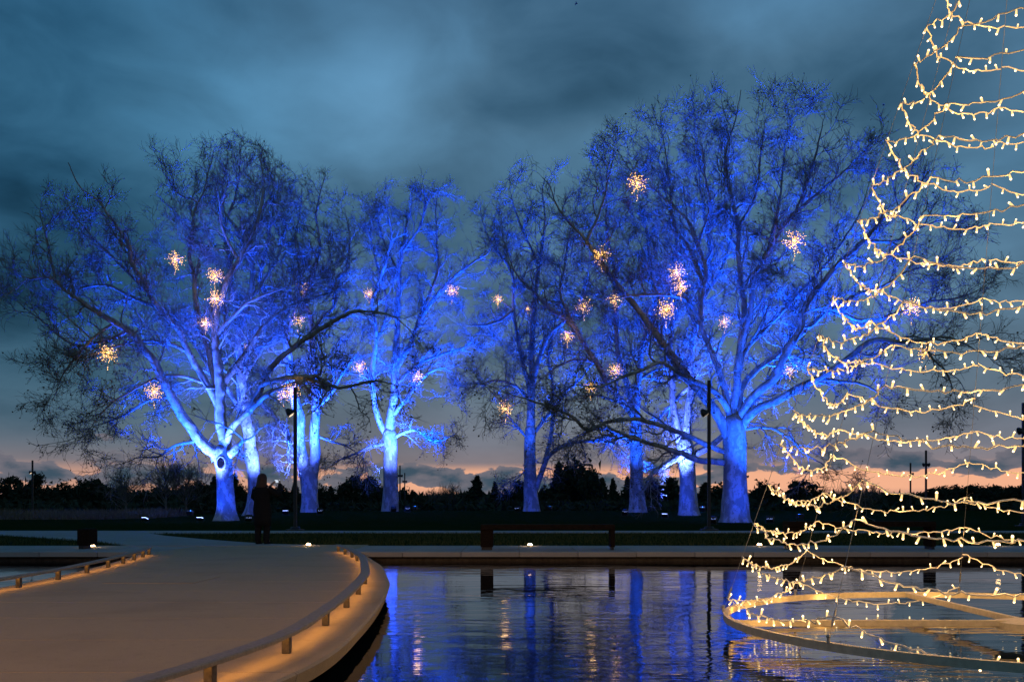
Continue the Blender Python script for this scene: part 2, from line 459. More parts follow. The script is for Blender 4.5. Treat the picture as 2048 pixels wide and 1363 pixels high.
for a, b in zip(seams, seams[1:]): deck_piece(a, b)
# landing that joins the deck to the path
bm = bmesh.new()
q = [(-7.11, 18.405), (xe(RE, 18.405), 18.405), (-3.38, 19.3), (-3.365, 22.3), (-7.11, 22.3)]
vt = [bm.verts.new((a + 3.6, b - 10, 0)) for a, b in q]; vb = [bm.verts.new((a + 3.6, b - 10, -.105)) for a, b in q]
bm.faces.new(vt); bm.faces.new(vb[::-1])
for k in range(5): bm.faces.new((vt[k], vb[k], vb[(k+1) % 5], vt[(k+1) % 5]))
link("landing_slab", mesh_bm("landing_slab", bm), bridge, M_CONC)
bm = bmesh.new(); box(bm, -.75 , .35, -.55, .55, .001, .006)
hs = link("hatch_cover", mesh_bm("hatch_cover", bm), bridge, M_CONC); hs.location = (-.63 , 2.1, 0)
# dark beams under the deck
bm = bmesh.new()
for k in range(len(seams) - 1):
    y = (seams[k] + seams[k+1]) / 2
    box(bm, xe(LE, y) + 3.9, xe(RE, y) + 3.0, y - 10 - .12, y - 10 + .12, -1.1, -.107)
link("pier", mesh_bm("pier", bm), bridge, M_WALL)

def kerb_rail(pl, label, side):
    P = catmull(np.array(pl), .12)
    T = np.gradient(P, axis=0); T /= np.linalg.norm(T, axis=1, keepdims=True)
    N = np.stack([T[:, 1], -T[:, 0]], 1)
    root = empty("kerb_rail", (P[0][0], P[0][1], 0), label, "railing", "low kerb rails along the bridge")
    o0 = np.array([P[0][0], P[0][1]])
    def sweep(name, prof, mt):
        k = len(prof)
        V = np.array([[*(P[i] - o0 + N[i] * a), z] for i in range(len(P)) for a, z in prof])
        Fq = [(i*k+j, i*k+(j+1) % k, (i+1)*k+(j+1) % k, (i+1)*k+j) for i in range(len(P)-1) for j in range(k)]
        me = mesh_np(name, V, Fq, False)
        b = bmesh.new(); b.from_mesh(me); b.verts.ensure_lookup_table()
        n = len(P)
        b.faces.new([b.verts[j] for j in range(k)][::-1]); b.faces.new([b.verts[(n-1)*k+j] for j in range(k)])
        bmesh.ops.recalc_face_normals(b, faces=b.faces); b.to_mesh(me); b.free()
        return link(name, me, root, mt)
    r = sweep("rail", [(-.05, .116), (.05, .116), (.056, .121), (.056, .139), (.048, .146), (-.048, .146), (-.056, .139), (-.056, .121)], M_STEEL)
    sweep("led_strip", [(-.014, .1135), (.014, .1135), (.014, .1150), (-.014, .1150)], E_LED)
    bm = bmesh.new(); box(bm, -.027, .027, -.027, .027, .0005, .1155); bevel(bm, .004)
    pm = mesh_bm("rail_post", bm); pm.materials.append(M_KPOST)
    for a, b in pl:
        i = int(np.argmin(np.abs(P[:, 1] - b)))
        o = link("rail_post", pm, root); o.location = (a - o0[0], b - o0[1], 0); o.rotation_euler = (0, 0, math.atan2(T[i][1], T[i][0]))
kerb_rail(RP, "low curved steel kerb rail with lit underside beside the open water", 1)
kerb_rail(LP, "low steel kerb rail on short posts along the left edge of the bridge", -1)

# ------------------------------------------------------------------ small lamps set in the promenade
def uplight(x, y, label):
    r = empty("ground_uplight", (x, y, 0), label, "ground light", "small warm lights along the promenade")
    bm = bmesh.new(); lathe(bm, [(.07, .0005), (.075, .012), (.062, .022), (.05, .022)], 16)
    link("trim_ring", mesh_bm("trim_ring", bm), r, M_STEEL)
    bm = bmesh.new(); bmesh.ops.create_uvsphere(bm, u_segments=14, v_segments=8, radius=.05)
    for v in bm.verts: v.co.z = v.co.z * .7 + .03
    link("lens", mesh_bm("lens", bm), r, E_GLASS, smooth=True)
    ld = bpy.data.lights.new("uplight_lamp", "POINT"); ld.energy = 1.6; ld.color = WARM; ld.shadow_soft_size = .05
    lo = bpy.data.objects.new("uplight_lamp", ld); COL.objects.link(lo); lo.parent = r; lo.location = (0, 0, .12)
for px, lab in ((185, "small glowing ground light beside the brown block on the left"), (617, "small glowing ground light where the bridge meets the lawn"),
                (1060, "small glowing ground light under the empty bench frame"), (1519, "small glowing ground light left of the string light cone"),
                (1996, "small glowing ground light seen through the string light cone")):
    x, y = plan(px, 1093.5 if px < 300 else 1091.2); uplight(x, min(y, 21.7), lab)

# ------------------------------------------------------------------ benches of weathering steel
def bench(pxl, pxr, ytop, label, near=19.75, thick=.045):
    d = near
    xl, xr = (pxl - 1024) * d / F, (pxr - 1024) * d / F
    h = ZC - (ytop - YH) * d / F
    r = empty("bench", ((xl + xr) / 2, d, 0), label, "bench", "weathering steel benches on the promenade")
    w = (xr - xl) / 2
    bm = bmesh.new(); box(bm, -w, w, -.02, .46, h - .11, h - .03); bevel(bm, .006)
    link("frame", mesh_bm("frame", bm), r, M_CORTEN)
    n = 4
    for k in range(n):
        bm = bmesh.new(); y = .0 + .46 * k / n - .02; box(bm, -w + .003, w - .003, y + .004, y + .115 - .004, h - .029, h); bevel(bm, .004)
        link("seat_plank", mesh_bm("seat_plank", bm), r, M_WOOD)
    for sx, pw in ((-1, .26), (1, .09)):
        x0 = -w if sx < 0 else w - pw
        bm = bmesh.new(); box(bm, x0, x0 + pw, .0, .42, .062, h - .112); bevel(bm, .006)
        link("leg", mesh_bm("leg", bm), r, M_CORTEN)
        bm = bmesh.new(); box(bm, x0 + .02, x0 + pw - .02, .02, .40, .0005, .06)
        link("foot", mesh_bm("foot", bm), r, M_POST)
bench(961, 1230, 1048, "long thin brown steel bench standing clear over the lit promenade")
bench(1577, 1872, 1042, "long brown steel bench half hidden behind the string lights", 20.0)
# block at the left: the bench there is seen from its end
d = 20.2; x0, x1 = (154 - 1024) * d / F, (178 - 1024) * d / F
r = empty("bench", ((x0 + x1) / 2, d, 0), "brown steel bench seen end-on beside the left ground light", "bench", "weathering steel benches on the promenade")
w = (x1 - x0) / 2; h = ZC - (1057 - YH) * d / F
bm = bmesh.new(); box(bm, -w, w, 0, .42, .075, h - .03); bevel(bm, .008); link("frame", mesh_bm("frame", bm), r, M_CORTEN)
bm = bmesh.new(); box(bm, -w + .02, w - .13, .03, .39, .0005, .073); link("foot", mesh_bm("foot", bm), r, M_POST)
for k in range(3):
    bm = bmesh.new(); a = -w + 2 * w * k / 3; box(bm, a + .004, a + 2*w/3 - .004, .005, .415, h - .028, h); bevel(bm, .004); link("seat_plank", mesh_bm("seat_plank", bm), r, M_WOOD)

# ------------------------------------------------------------------ lamp posts
def lamp_post(px, ytop, d, label, heads=(-1, 1), lit=0, hoff=1.15, flat=.14):
    x = (px - 1024) * d / F; g = gz(x, d); zt = ZC - (ytop - YH) * d / F
    r = empty("lamp_post", (x, d, g), label, "lamp post", "dark square lamp posts")
    H = zt - g; w = flat / 2
    bm = bmesh.new(); box(bm, -w, w, -w, w, .0, H); bevel(bm, .01); link("post", mesh_bm("post", bm), r, M_POST)
    bm = bmesh.new(); lathe(bm, [(.34, -.02), (.34, .05), (.2, .06), (.16, .14)], 12); link("base", mesh_bm("base", bm), r, M_POST)
    for s in heads:
        M = Matrix.Translation((s * (w + .16), -.05, H - hoff)) @ Matrix.Rotation(s * math.radians(38), 4, "Y")
        bm = bmesh.new(); lathe(bm, [(.13, -.16), (.135, -.10), (.12, .0), (.07, .09), (.03, .12)], 12, M)
        hd = link("lamp_head", mesh_bm("lamp_head", bm), r, M_POST)
        bm = bmesh.new(); lathe(bm, [(.118, -.166), (.118, -.162)], 12, M)
        link("lens", mesh_bm("lens", bm), hd, E_LAMP if s == lit else M_POST)
        bm = bmesh.new(); box(bm, min(s*w, s*(w+.16)), max(s*w, s*(w+.16)), -.07, -.03, H - hoff + .02, H - hoff + .07)
        link("bracket", mesh_bm("bracket", bm), r, M_POST)
lamp_post(590.5, 775, 34, "tall dark lamp post beside the forked tree near the photographing person", (-1,), -1, .85, .115)
lamp_post(1418, 760, 34.5, "tall dark lamp post in front of the thick tree beside the string lights", (-1,), -1, 1.15, .115)
lamp_post(65, 920, 94, "small far lamp post over the tree line, farthest left", (-1, 1), -1)
lamp_post(800, 930, 107, "taller of two far lamp posts by the single pale trunk", (-1, 1))
lamp_post(809.5, 945, 129, "shorter of two far lamp posts by the single pale trunk", (-1, 1))
lamp_post(1492, 932, 110, "far lamp post just right of the thickest trunk", (1,))
lamp_post(1821, 925, 100, "far lamp post seen through the string lights, the shorter of two", (1,), 1)
lamp_post(1852, 900, 78, "far lamp post seen through the string lights, the taller of two", (-1, 1))
lamp_post(2048, 805, 40, "lamp post cut by the edge of the picture behind the string lights", (-1,))

r = empty("lamp_post", (-8.2, -3.2, -1.2), "added dark lamp post, unseen behind the viewer, put in to light the bridge deck warm", "lamp post", "dark square lamp posts")  # post and its spot are added out of view to warm the deck
bm = bmesh.new(); box(bm, -.07, .07, -.07, .07, 0, 6.4); link("post", mesh_bm("post", bm), r, M_POST)
M = Matrix.Translation((.2, .1, 6.1)) @ Matrix.Rotation(math.radians(-35), 4, "Y")
bm = bmesh.new(); lathe(bm, [(.13, -.16), (.135, -.10), (.12, .0), (.07, .09), (.03, .12)], 12, M); hd = link("lamp_head", mesh_bm("lamp_head", bm), r, M_POST)
bm = bmesh.new(); lathe(bm, [(.118, -.166), (.118, -.162)], 12, M); link("lens", mesh_bm("lens", bm), hd, E_LAMP)
ld = bpy.data.lights.new("added_deck_lamp", "SPOT"); ld.energy = 3000; ld.color = (1.0, .47, .16); ld.spot_size = math.radians(58); ld.spot_blend = 1.0; ld.shadow_soft_size = .25
lo = bpy.data.objects.new("added_deck_lamp", ld); COL.objects.link(lo)
lo.location = (-7.95, -3.0, 4.75); lo.rotation_euler = (Vector((-4.0, 7.5, 0)) - lo.location).to_track_quat("-Z", "Y").to_euler()

# ------------------------------------------------------------------ the plane trees
# every limb: photo row/column points, width in px at both ends, depth drift (m) towards (-) or away (+)
TREES = [
 dict(d=52, lab="broad floodlit plane tree with a hollow knot, leftmost of the row", base=[(452,1043,54),(452,1030,44),(452,1012,37),(451,975,33),(450,945,33),(446,922,36),(446,905,34)],
  limbs=[
   ([(447,915),(451,885),(443,845),(441,803),(439,763),(432,694),(431,635),(446,590),(464,547),(481,523),(499,482),(511,458),(521,427),(528,365),(520,320)],27,5,1.0),
   ([(438,918),(430,905),(413,893),(387,864),(364,828),(344,790),(323,751),(305,715),(288,696),(264,664),(232,643),(197,623),(165,602),(129,576),(102,553),(60,556),(20,545)],26,5,-4.0),
   ([(452,912),(464,905),(476,892),(486,879)],17,13,-1.5),
   ([(452,895),(457,873),(469,851),(500,823),(518,803),(544,785),(570,773),(600,760)],15,6,-3.0),
   ([(497,824),(508,800),(515,788),(523,767),(529,746),(547,726),(566,708),(599,682),(643,654),(687,632),(703,624),(747,622),(791,635),(820,660)],15,4,-5.0),
   ([(520,770),(557,759),(595,754),(636,750),(644,733)],11,8,-4.5),
   ([(600,754),(647,764),(680,774),(711,769),(747,763),(791,770)],8,4,-4.0),
   ([(436,812),(432,800),(408,758),(373,699),(355,658),(317,617),(300,591),(288,564),(264,526),(256,488),(232,450),(220,435),(198,405),(158,372),(136,325)],16,4,-3.0),
   ([(437,790),(424,740),(414,693),(399,649),(388,591),(385,547),(376,514),(382,476),(385,435),(393,405),(360,391),(334,354),(323,305)],15,4,2.5),
   ([(392,412),(410,380),(418,340),(428,300)],5,3,1.0),
   ([(446,780),(449,764),(481,723),(508,685),(534,652),(567,626),(605,605),(657,588),(672,576),(675,552),(697,537),(700,500)],15,4,3.0),
   ([(433,680),(440,661),(481,617),(517,594),(543,582),(599,561),(640,550)],8,3,-3.0),
   ([(426,775),(411,767),(379,755),(335,751),(305,761),(264,784),(232,800),(200,830),(170,870)],8,3,-4.0),
   ([(374,702),(335,686),(291,682),(253,685),(200,705),(150,715)],8,3,-3.0),
   ([(306,611),(264,594),(226,576),(197,570),(150,575),(90,560)],8,3,3.0),
   ([(403,877),(380,885),(348,892),(319,914),(282,914),(250,925)],7,3,3.0),
   ([(258,660),(215,680),(150,690),(80,640),(30,600)],8,3,2.5),
   ([(300,590),(270,560),(230,520),(180,470),(140,420),(130,370)],7,3,4.0),
   ([(110,555),(97,493),(84,440),(70,430)],6,3,0.5),
   ([(230,645),(180,680),(130,740),(110,790)],7,3,-2.0),
   ([(344,792),(300,800),(250,830),(190,850)],7,3,2.0),
   ([(480,525),(450,470),(440,420),(460,360)],7,3,-2.0)]),
 dict(d=57, lab="slim pale floodlit tree just behind the person holding up a phone", base=[(503,1030,40),(505,1015,27),(508,985,23),(508,955,25),(505,925,26),(502,905,27)],
  limbs=[
   ([(502,912),(498,870),(488,818),(485,764),(484,731),(481,693),(484,649),(499,605),(508,547),(502,517),(484,479),(470,453),(447,420),(445,370),(455,320)],26,4,1.5),
   ([(484,720),(478,685),(475,620),(464,576),(458,517),(449,459),(470,390),(480,320),(478,285)],13,4,3.0),
   ([(487,830),(470,800),(455,780),(420,735),(390,690),(350,640)],11,4,4.0),
   ([(484,770),(500,735),(530,690),(560,660),(580,620),(600,580)],9,3,3.0),
   ([(500,600),(530,560),(560,500),(570,440),(560,390)],8,3,3.0),
   ([(484,479),(520,430),(545,380),(550,330)],6,3,2.0)]),
 dict(d=62, lab="forked floodlit tree standing behind the tall near lamp post", base=[(621,1024,37),(620,1008,32),(619,985,32),(618,960,35),(617,946,36)],
  limbs=[
   ([(614,950),(606,921),(598,880),(598,828),(585,777),(580,726),(569,664),(552,620),(537,591),(522,558),(530,500),(545,430),(540,370)],28,4,-2.0),
   ([(623,950),(628,932),(631,905),(629,867),(634,816),(631,764),(626,713),(625,664),(619,629),(607,600),(622,552),(637,509),(637,473),(631,429),(640,385),(650,352)],23,4,1.5),
   ([(626,664),(646,632),(669,611),(666,564),(690,540),(700,480),(690,420)],8,3,2.0),
   ([(600,905),(585,897),(572,867),(552,836),(523,808),(500,780),(480,740)],12,4,2.0),
   ([(604,918),(585,925),(575,905),(578,885),(560,880)],6,3,-2.0),
   ([(571,670),(590,620),(600,560),(590,480),(600,420),(605,370)],8,3,2.0),
   ([(630,870),(655,880),(690,890),(720,910)],5,3,2.0),
   ([(633,815),(660,790),(690,740),(720,700)],6,3,-2.0)]),
 dict(d=69, lab="single upright floodlit tree with one clear trunk left of the sky gap", base=[(781,1023,34),(781,1008,32),(781,970,29),(781,930,28),(781,895,27),(779,870,28)],
  limbs=[
   ([(779,880),(780,838),(789,780),(791,723),(793,677),(796,609),(800,552),(804,506),(812,456),(823,410),(825,372)],21,4,1.0),
   ([(774,868),(762,850),(750,807),(749,750),(754,685),(751,647),(745,610),(754,582),(775,525),(783,470),(775,420),(770,390)],13,3,-2.0),
   ([(753,680),(770,643),(775,600),(760,540),(745,480),(740,430)],6,3,2.0),
   ([(791,745),(796,731),(819,693),(838,643),(854,601),(869,563),(876,533),(873,487),(871,418),(878,375)],12,3,2.0),
   ([(842,636),(876,586),(915,548),(945,525),(976,506),(990,470)],8,3,-3.0),
   ([(790,770),(823,738),(869,712),(930,693),(945,670),(960,665)],8,3,3.0),
   ([(788,828),(804,807),(835,769),(857,746),(884,735),(907,746),(912,768)],9,3,-2.0),
   ([(788,876),(808,864),(835,859),(857,876),(880,880),(905,870)],8,3,-3.0),
   ([(774,886),(739,893),(714,905),(692,913),(665,925)],8,3,-3.0),
   ([(750,765),(724,750),(690,745),(660,760)],6,3,2.0),
   ([(804,506),(840,450),(850,400),(845,365)],6,3,-1.5),
   ([(800,552),(770,490),(755,440),(750,400)],6,3,3.0)]),
 dict(d=69, lab="floodlit tree right of the sky gap with a second low bough reaching right", base=[(1064,1023,35),(1063,1008,30),(1061,975,27),(1060,930,24),(1060,890,23),(1061,860,22)],
  limbs=[
   ([(1061,870),(1062,809),(1064,747),(1063,710),(1066,653),(1071,583),(1077,529),(1083,492),(1090,430),(1085,380),(1092,350)],19,4,1.5),
   ([(1061,800),(1056,765),(1044,727),(1034,677),(1027,624),(1027,562),(1015,529),(985,490),(965,440),(960,400)],11,3,-2.0),
   ([(1065,765),(1072,740),(1081,710),(1097,673),(1122,649),(1150,620),(1170,570),(1180,500)],12,3,-2.0),
   ([(1068,985),(1077,962),(1093,918),(1106,903),(1130,889),(1163,883),(1196,881),(1229,887),(1250,905)],14,4,-3.0),
   ([(1090,922),(1099,880),(1104,830),(1106,768),(1098,714),(1110,650),(1120,600)],9,4,2.0),
   ([(1063,872),(1089,838),(1110,813),(1130,784),(1165,750),(1200,700)],9,3,2.0),
   ([(1058,880),(1036,854),(1019,833),(1000,800),(970,770)],6,3,-2.0),
   ([(1027,620),(1000,640),(970,650),(930,650)],6,3,-2.0),
   ([(1058,800),(1030,770),(990,760),(950,775)],7,3,-3.0),
   ([(1077,529),(1050,470),(1030,420),(1020,380)],6,3,2.0),
   ([(1055,935),(1035,955),(1015,965)],3,2,-2.0)]),
 dict(d=62, lab="floodlit tree crossed by long boughs, left of the two close trunks", base=[(1275,1026,38),(1275,1010,33),(1274,980,29),(1273,930,25),(1272,890,25),(1272,860,25)],
  limbs=[
   ([(1272,875),(1270,840),(1262,822),(1237,792),(1212,760),(1192,723),(1167,686),(1147,649),(1106,620),(1064,579),(1030,540),(1010,490)],17,4,-3.0),
   ([(1270,845),(1264,809),(1253,768),(1237,710),(1233,644),(1229,583),(1229,542),(1215,470),(1210,400),(1200,350)],14,4,3.0),
   ([(1273,850),(1274,792),(1278,743),(1282,694),(1299,653),(1310,600),(1300,530),(1290,450),(1275,380)],15,4,1.0),
   ([(1266,890),(1250,876),(1229,866),(1204,856),(1170,865),(1140,880)],10,4,-3.0),
   ([(1192,723),(1150,720),(1110,735),(1080,760)],7,3,-2.0),
   ([(1147,649),(1120,590),(1130,530),(1140,470),(1150,420)],7,3,2.0),
   ([(1281,700),(1320,660),(1350,610),(1370,560)],8,3,3.0),
   ([(1276,760),(1310,740),(1345,735)],8,3,3.0),
   ([(1262,810),(1225,800),(1190,790),(1150,800)],6,3,-2.0)]),
 dict(d=57, lab="floodlit tree between the far left-crossed trunk and the thickest tree, two pale stems", base=[(1378,1034,46),(1377,1015,38),(1376,980,33),(1374,940,32),(1372,912,36),(1370,890,34)],
  limbs=[
   ([(1366,905),(1358,875),(1353,845),(1346,803),(1343,761),(1340,690),(1343,648),(1340,600),(1350,520),(1345,440),(1330,380),(1320,330)],16,5,-1.0),
   ([(1371,905),(1372,873),(1378,817),(1383,778),(1384,731),(1387,681),(1398,641),(1411,589),(1420,500),(1410,420),(1400,340),(1395,280)],18,4,1.0),
   ([(1364,910),(1352,915),(1318,937),(1297,953)],15,10,-2.0),
   ([(1380,912),(1392,906),(1417,893),(1445,871),(1480,835),(1530,765),(1570,700),(1590,640)],15,4,4.0),
   ([(1362,895),(1339,858),(1318,838),(1290,820),(1260,800)],9,3,3.0),
   ([(1383,770),(1360,790),(1329,824),(1310,850)],9,4,2.0),
   ([(1411,589),(1440,540),(1460,470),(1470,400)],8,3,3.0),
   ([(1342,640),(1310,590),(1290,520),(1270,460)],7,3,3.0)]),
 dict(d=48.5, lab="thickest and tallest floodlit plane tree, beside the string lights", base=[(1473,1049,72),(1472,1035,58),(1471,1010,53),(1470,970,47),(1470,920,46),(1470,880,46),(1468,850,42)],
  limbs=[
   ([(1460,885),(1450,857),(1434,828),(1413,800),(1382,761),(1353,722),(1332,690),(1302,651),(1276,618),(1233,569),(1210,542),(1173,483),(1148,457),(1118,421),(1100,372),(1085,355)],24,4,-2.0),
   ([(1462,835),(1452,810),(1431,782),(1406,768),(1364,747),(1339,729),(1322,722),(1283,737),(1240,757),(1200,774),(1150,770)],13,4,-5.0),
   ([(1464,850),(1456,812),(1449,771),(1431,726),(1413,683),(1400,640),(1404,590),(1411,533),(1395,493),(1382,460),(1371,435),(1338,406),(1305,373),(1270,350),(1240,310)],16,4,2.0),
   ([(1400,640),(1378,605),(1352,592),(1299,589),(1260,592),(1215,600)],8,4,-3.0),
   ([(1468,860),(1466,817),(1473,771),(1477,714),(1484,650),(1484,599),(1477,559),(1474,500),(1474,457),(1462,400),(1447,320),(1470,240),(1482,180)],19,4,0.5),
   ([(1476,740),(1484,681),(1504,622),(1510,559),(1530,523),(1557,476),(1588,432),(1639,384),(1694,336),(1724,307),(1760,270)],14,4,-3.0),
   ([(1474,840),(1480,810),(1484,777),(1510,741),(1550,711),(1590,678),(1629,645),(1669,618),(1710,592),(1758,576),(1810,545),(1870,530)],15,4,3.0),
   ([(1476,852),(1484,826),(1514,784),(1547,757),(1563,721),(1596,665),(1606,622),(1633,582),(1676,529),(1726,483),(1762,443),(1790,428),(1830,380),(1860,340)],20,5,-4.0),
   ([(1478,868),(1491,840),(1517,817),(1557,800),(1590,780),(1636,757),(1679,731),(1726,692),(1758,680),(1799,685),(1843,681),(1887,673),(1924,685),(1970,710)],20,5,-5.0),
   ([(1480,740),(1491,701),(1533,655),(1563,622),(1613,566),(1656,523),(1689,476),(1720,420),(1740,360)],10,4,4.0),
   ([(1488,858),(1530,856),(1580,879),(1606,905),(1650,930),(1690,950)],6,2,-2.0),
   ([(1456,925),(1425,920),(1399,918),(1375,908),(1329,894),(1276,876),(1235,860),(1200,845)],15,5,-4.0),
   ([(1456,906),(1410,888),(1375,870),(1325,852),(1283,842),(1241,842),(1209,849),(1174,862),(1146,838),(1110,820),(1060,800),(1000,780)],12,4,-6.0),
   ([(1855,682),(1863,713),(1890,740),(1910,790)],6,3,0.5),
   ([(1636,757),(1680,760),(1730,770),(1780,800)],7,3,1.5),
   ([(1404,560),(1380,500),(1350,450),(1340,380),(1330,300),(1320,250)],9,3,4.0),
   ([(1510,559),(1540,480),(1560,400),(1570,310),(1575,250)],8,3,2.0),
   ([(1474,457),(1510,390),(1520,310),(1530,240)],7,3,-2.0),
   ([(1588,432),(1620,350),(1640,280),(1650,230)],6,3,-1.0),
   ([(1173,483),(1200,420),(1220,350),(1230,290)],7,3,2.0),
   ([(1395,493),(1420,420),(1410,340),(1400,260)],7,3,-2.0),
   ([(1669,618),(1730,640),(1800,620),(1860,600),(1930,590),(1990,560)],8,3,3.0),
   ([(1726,483),(1790,480),(1850,450),(1900,440)],7,3,-1.5)]),
]

SKY_TOP = np.array([(-120,560),(-40,520),(0,462),(60,412),(110,350),(140,318),(200,335),(280,282),(350,288),(420,276),(480,264),(540,300),(570,335),(640,342),(690,362),(720,402),(760,372),(800,350),(850,345),(900,350),(930,400),(980,385),(1040,312),(1100,335),(1150,322),(1200,250),(1290,205),(1390,165),(1470,142),(1560,158),(1650,172),(1720,192),(1780,232),(1820,300),(1900,310),(1960,400),(2010,500),(2060,580),(2200,700)], float)
ENV = [(335,600,375,325,150), (480,500,175,225,70), (602,580,125,230,60), (815,600,165,245,85), (1040,610,130,235,85), (1185,570,165,250,85), (1370,480,180,320,80), (1540,500,470,350,215)]
def px_of(P): return 1024 + F * P[..., 0] / P[..., 1], YH - F * (P[..., 2] - ZC) / P[..., 1]
def inside(P, slack=0.0):
    x, y = px_of(P); return y > np.interp(x, SKY_TOP[:, 0], SKY_TOP[:, 1]) - slack
def fill_branches(k, d, env, LPt, LTn, LRd):
    """branches that leave the nearest bough and reach for open places in the crown"""
    cx, cy, ax, ay, n = env; out = []; LPt = list(LPt); LTn = list(LTn); LRd = list(LRd)
    u = rng.normal(0, 1, (n * 3, 3)); u /= np.linalg.norm(u, axis=1, keepdims=True); u *= rng.uniform(0, 1, (n * 3, 1)) ** .42
    tg = []
    for q in u:
        px, py = cx + ax * q[0], cy + ay * q[1]
        up = YH - (YH - np.interp(px, SKY_TOP[:, 0], SKY_TOP[:, 1])) * math.sqrt(1 - .55 * q[2] ** 2)
        if py < up + 22 or py > 880: continue
        tg.append(((px - 1024) * k, d + q[2] * .7 * ax * k, ZC - (py - YH) * k))
        if len(tg) >= n: break
    A = np.array(LPt); B = np.array(LTn); C = np.array(LRd)
    dist = [np.linalg.norm(A - q, axis=1).min() for q in np.array(tg)]
    res_P, res_T, res_R = [], [], []
    for j in np.argsort(dist):
        q = np.array(tg[j]); v = q - A; dd = np.linalg.norm(v, axis=1)
        cost = dd + 1.2 * np.maximum(0, A[:, 2] - q[2]) - .8 * np.clip((v * B).sum(1) / (dd + 1e-6), -1, 1)
        m = int(np.argmin(np.where(dd < .5, 1e9, cost)))
        L = dd[m]
        if L > 7.5: continue
        w = np.linspace(0, 1, 11)[:, None]
        c1 = A[m] + (B[m] * .30 + v[m] / L * .18) * L + np.array([0, 0, -.04 * L])
        P = (1-w)**2 * A[m] + 2*w*(1-w) * c1 + w*w * q
        wob = np.cumsum(rng.normal(0, .035 * L ** .6, (11, 3)), 0); wob -= w * wob[-1] * .5; P = P + wob * np.minimum(1, w * 3)
        T = np.gradient(P, axis=0); T /= np.linalg.norm(T, axis=1, keepdims=True)
        R = (min(.016 + .014 * L, C[m] * .8) * (1 - w[:, 0]) + .011 * w[:, 0])
        res_P.append(P); res_T.append(T); res_R.append(R)
        A = np.vstack([A, P[3:]]); B = np.vstack([B, T[3:]]); C = np.r_[C, R[3:]]
    return np.array(res_P), np.array(res_T), np.array(res_R)

def grow(P0, D0, L, R0, R1, nseg, wig, up):
    n = len(P0); P = np.empty((n, nseg + 1, 3)); P[:, 0] = P0; D = D0.copy()
    T = np.empty((n, nseg + 1, 3)); T[:, 0] = D
    for s in range(nseg):
        D = D + rng.normal(0, wig, (n, 3)); D[:, 2] += up
        D /= np.linalg.norm(D, axis=1, keepdims=True)
        P[:, s+1] = P[:, s] + D * (L / nseg)[:, None]; T[:, s+1] = D
    u = np.linspace(0, 1, nseg + 1)[None]
    return P, T, R0[:, None] * (1 - u) + R1[:, None] * u
def spawn(P, T, R, per, t0, ang):
    """pick per children on each polyline; returns index, position, direction, t, radius there"""
    n, m, _ = P.shape
    idx = np.repeat(np.arange(n), per); k = len(idx)
    tt = t0 + (1 - t0) * ((np.tile(np.arange(per), n) + rng.uniform(0, 1, k)) / per)
    f = tt * (m - 1); i = np.minimum(f.astype(int), m - 2); w = (f - i)[:, None]
    pos = P[idx, i] * (1 - w) + P[idx, i + 1] * w
    d = T[idx, i + 1]
    r = rng.normal(0, 1, (k, 3)); r -= (r * d).sum(1, keepdims=True) * d; r /= np.linalg.norm(r, axis=1, keepdims=True)
    a = rng.uniform(*ang, k)[:, None]
    dd = d * np.cos(a) + r * np.sin(a)
    rad = R[idx, i] * (1 - w[:, 0]) + R[idx, i + 1] * w[:, 0]
    return idx, pos, dd, tt, rad

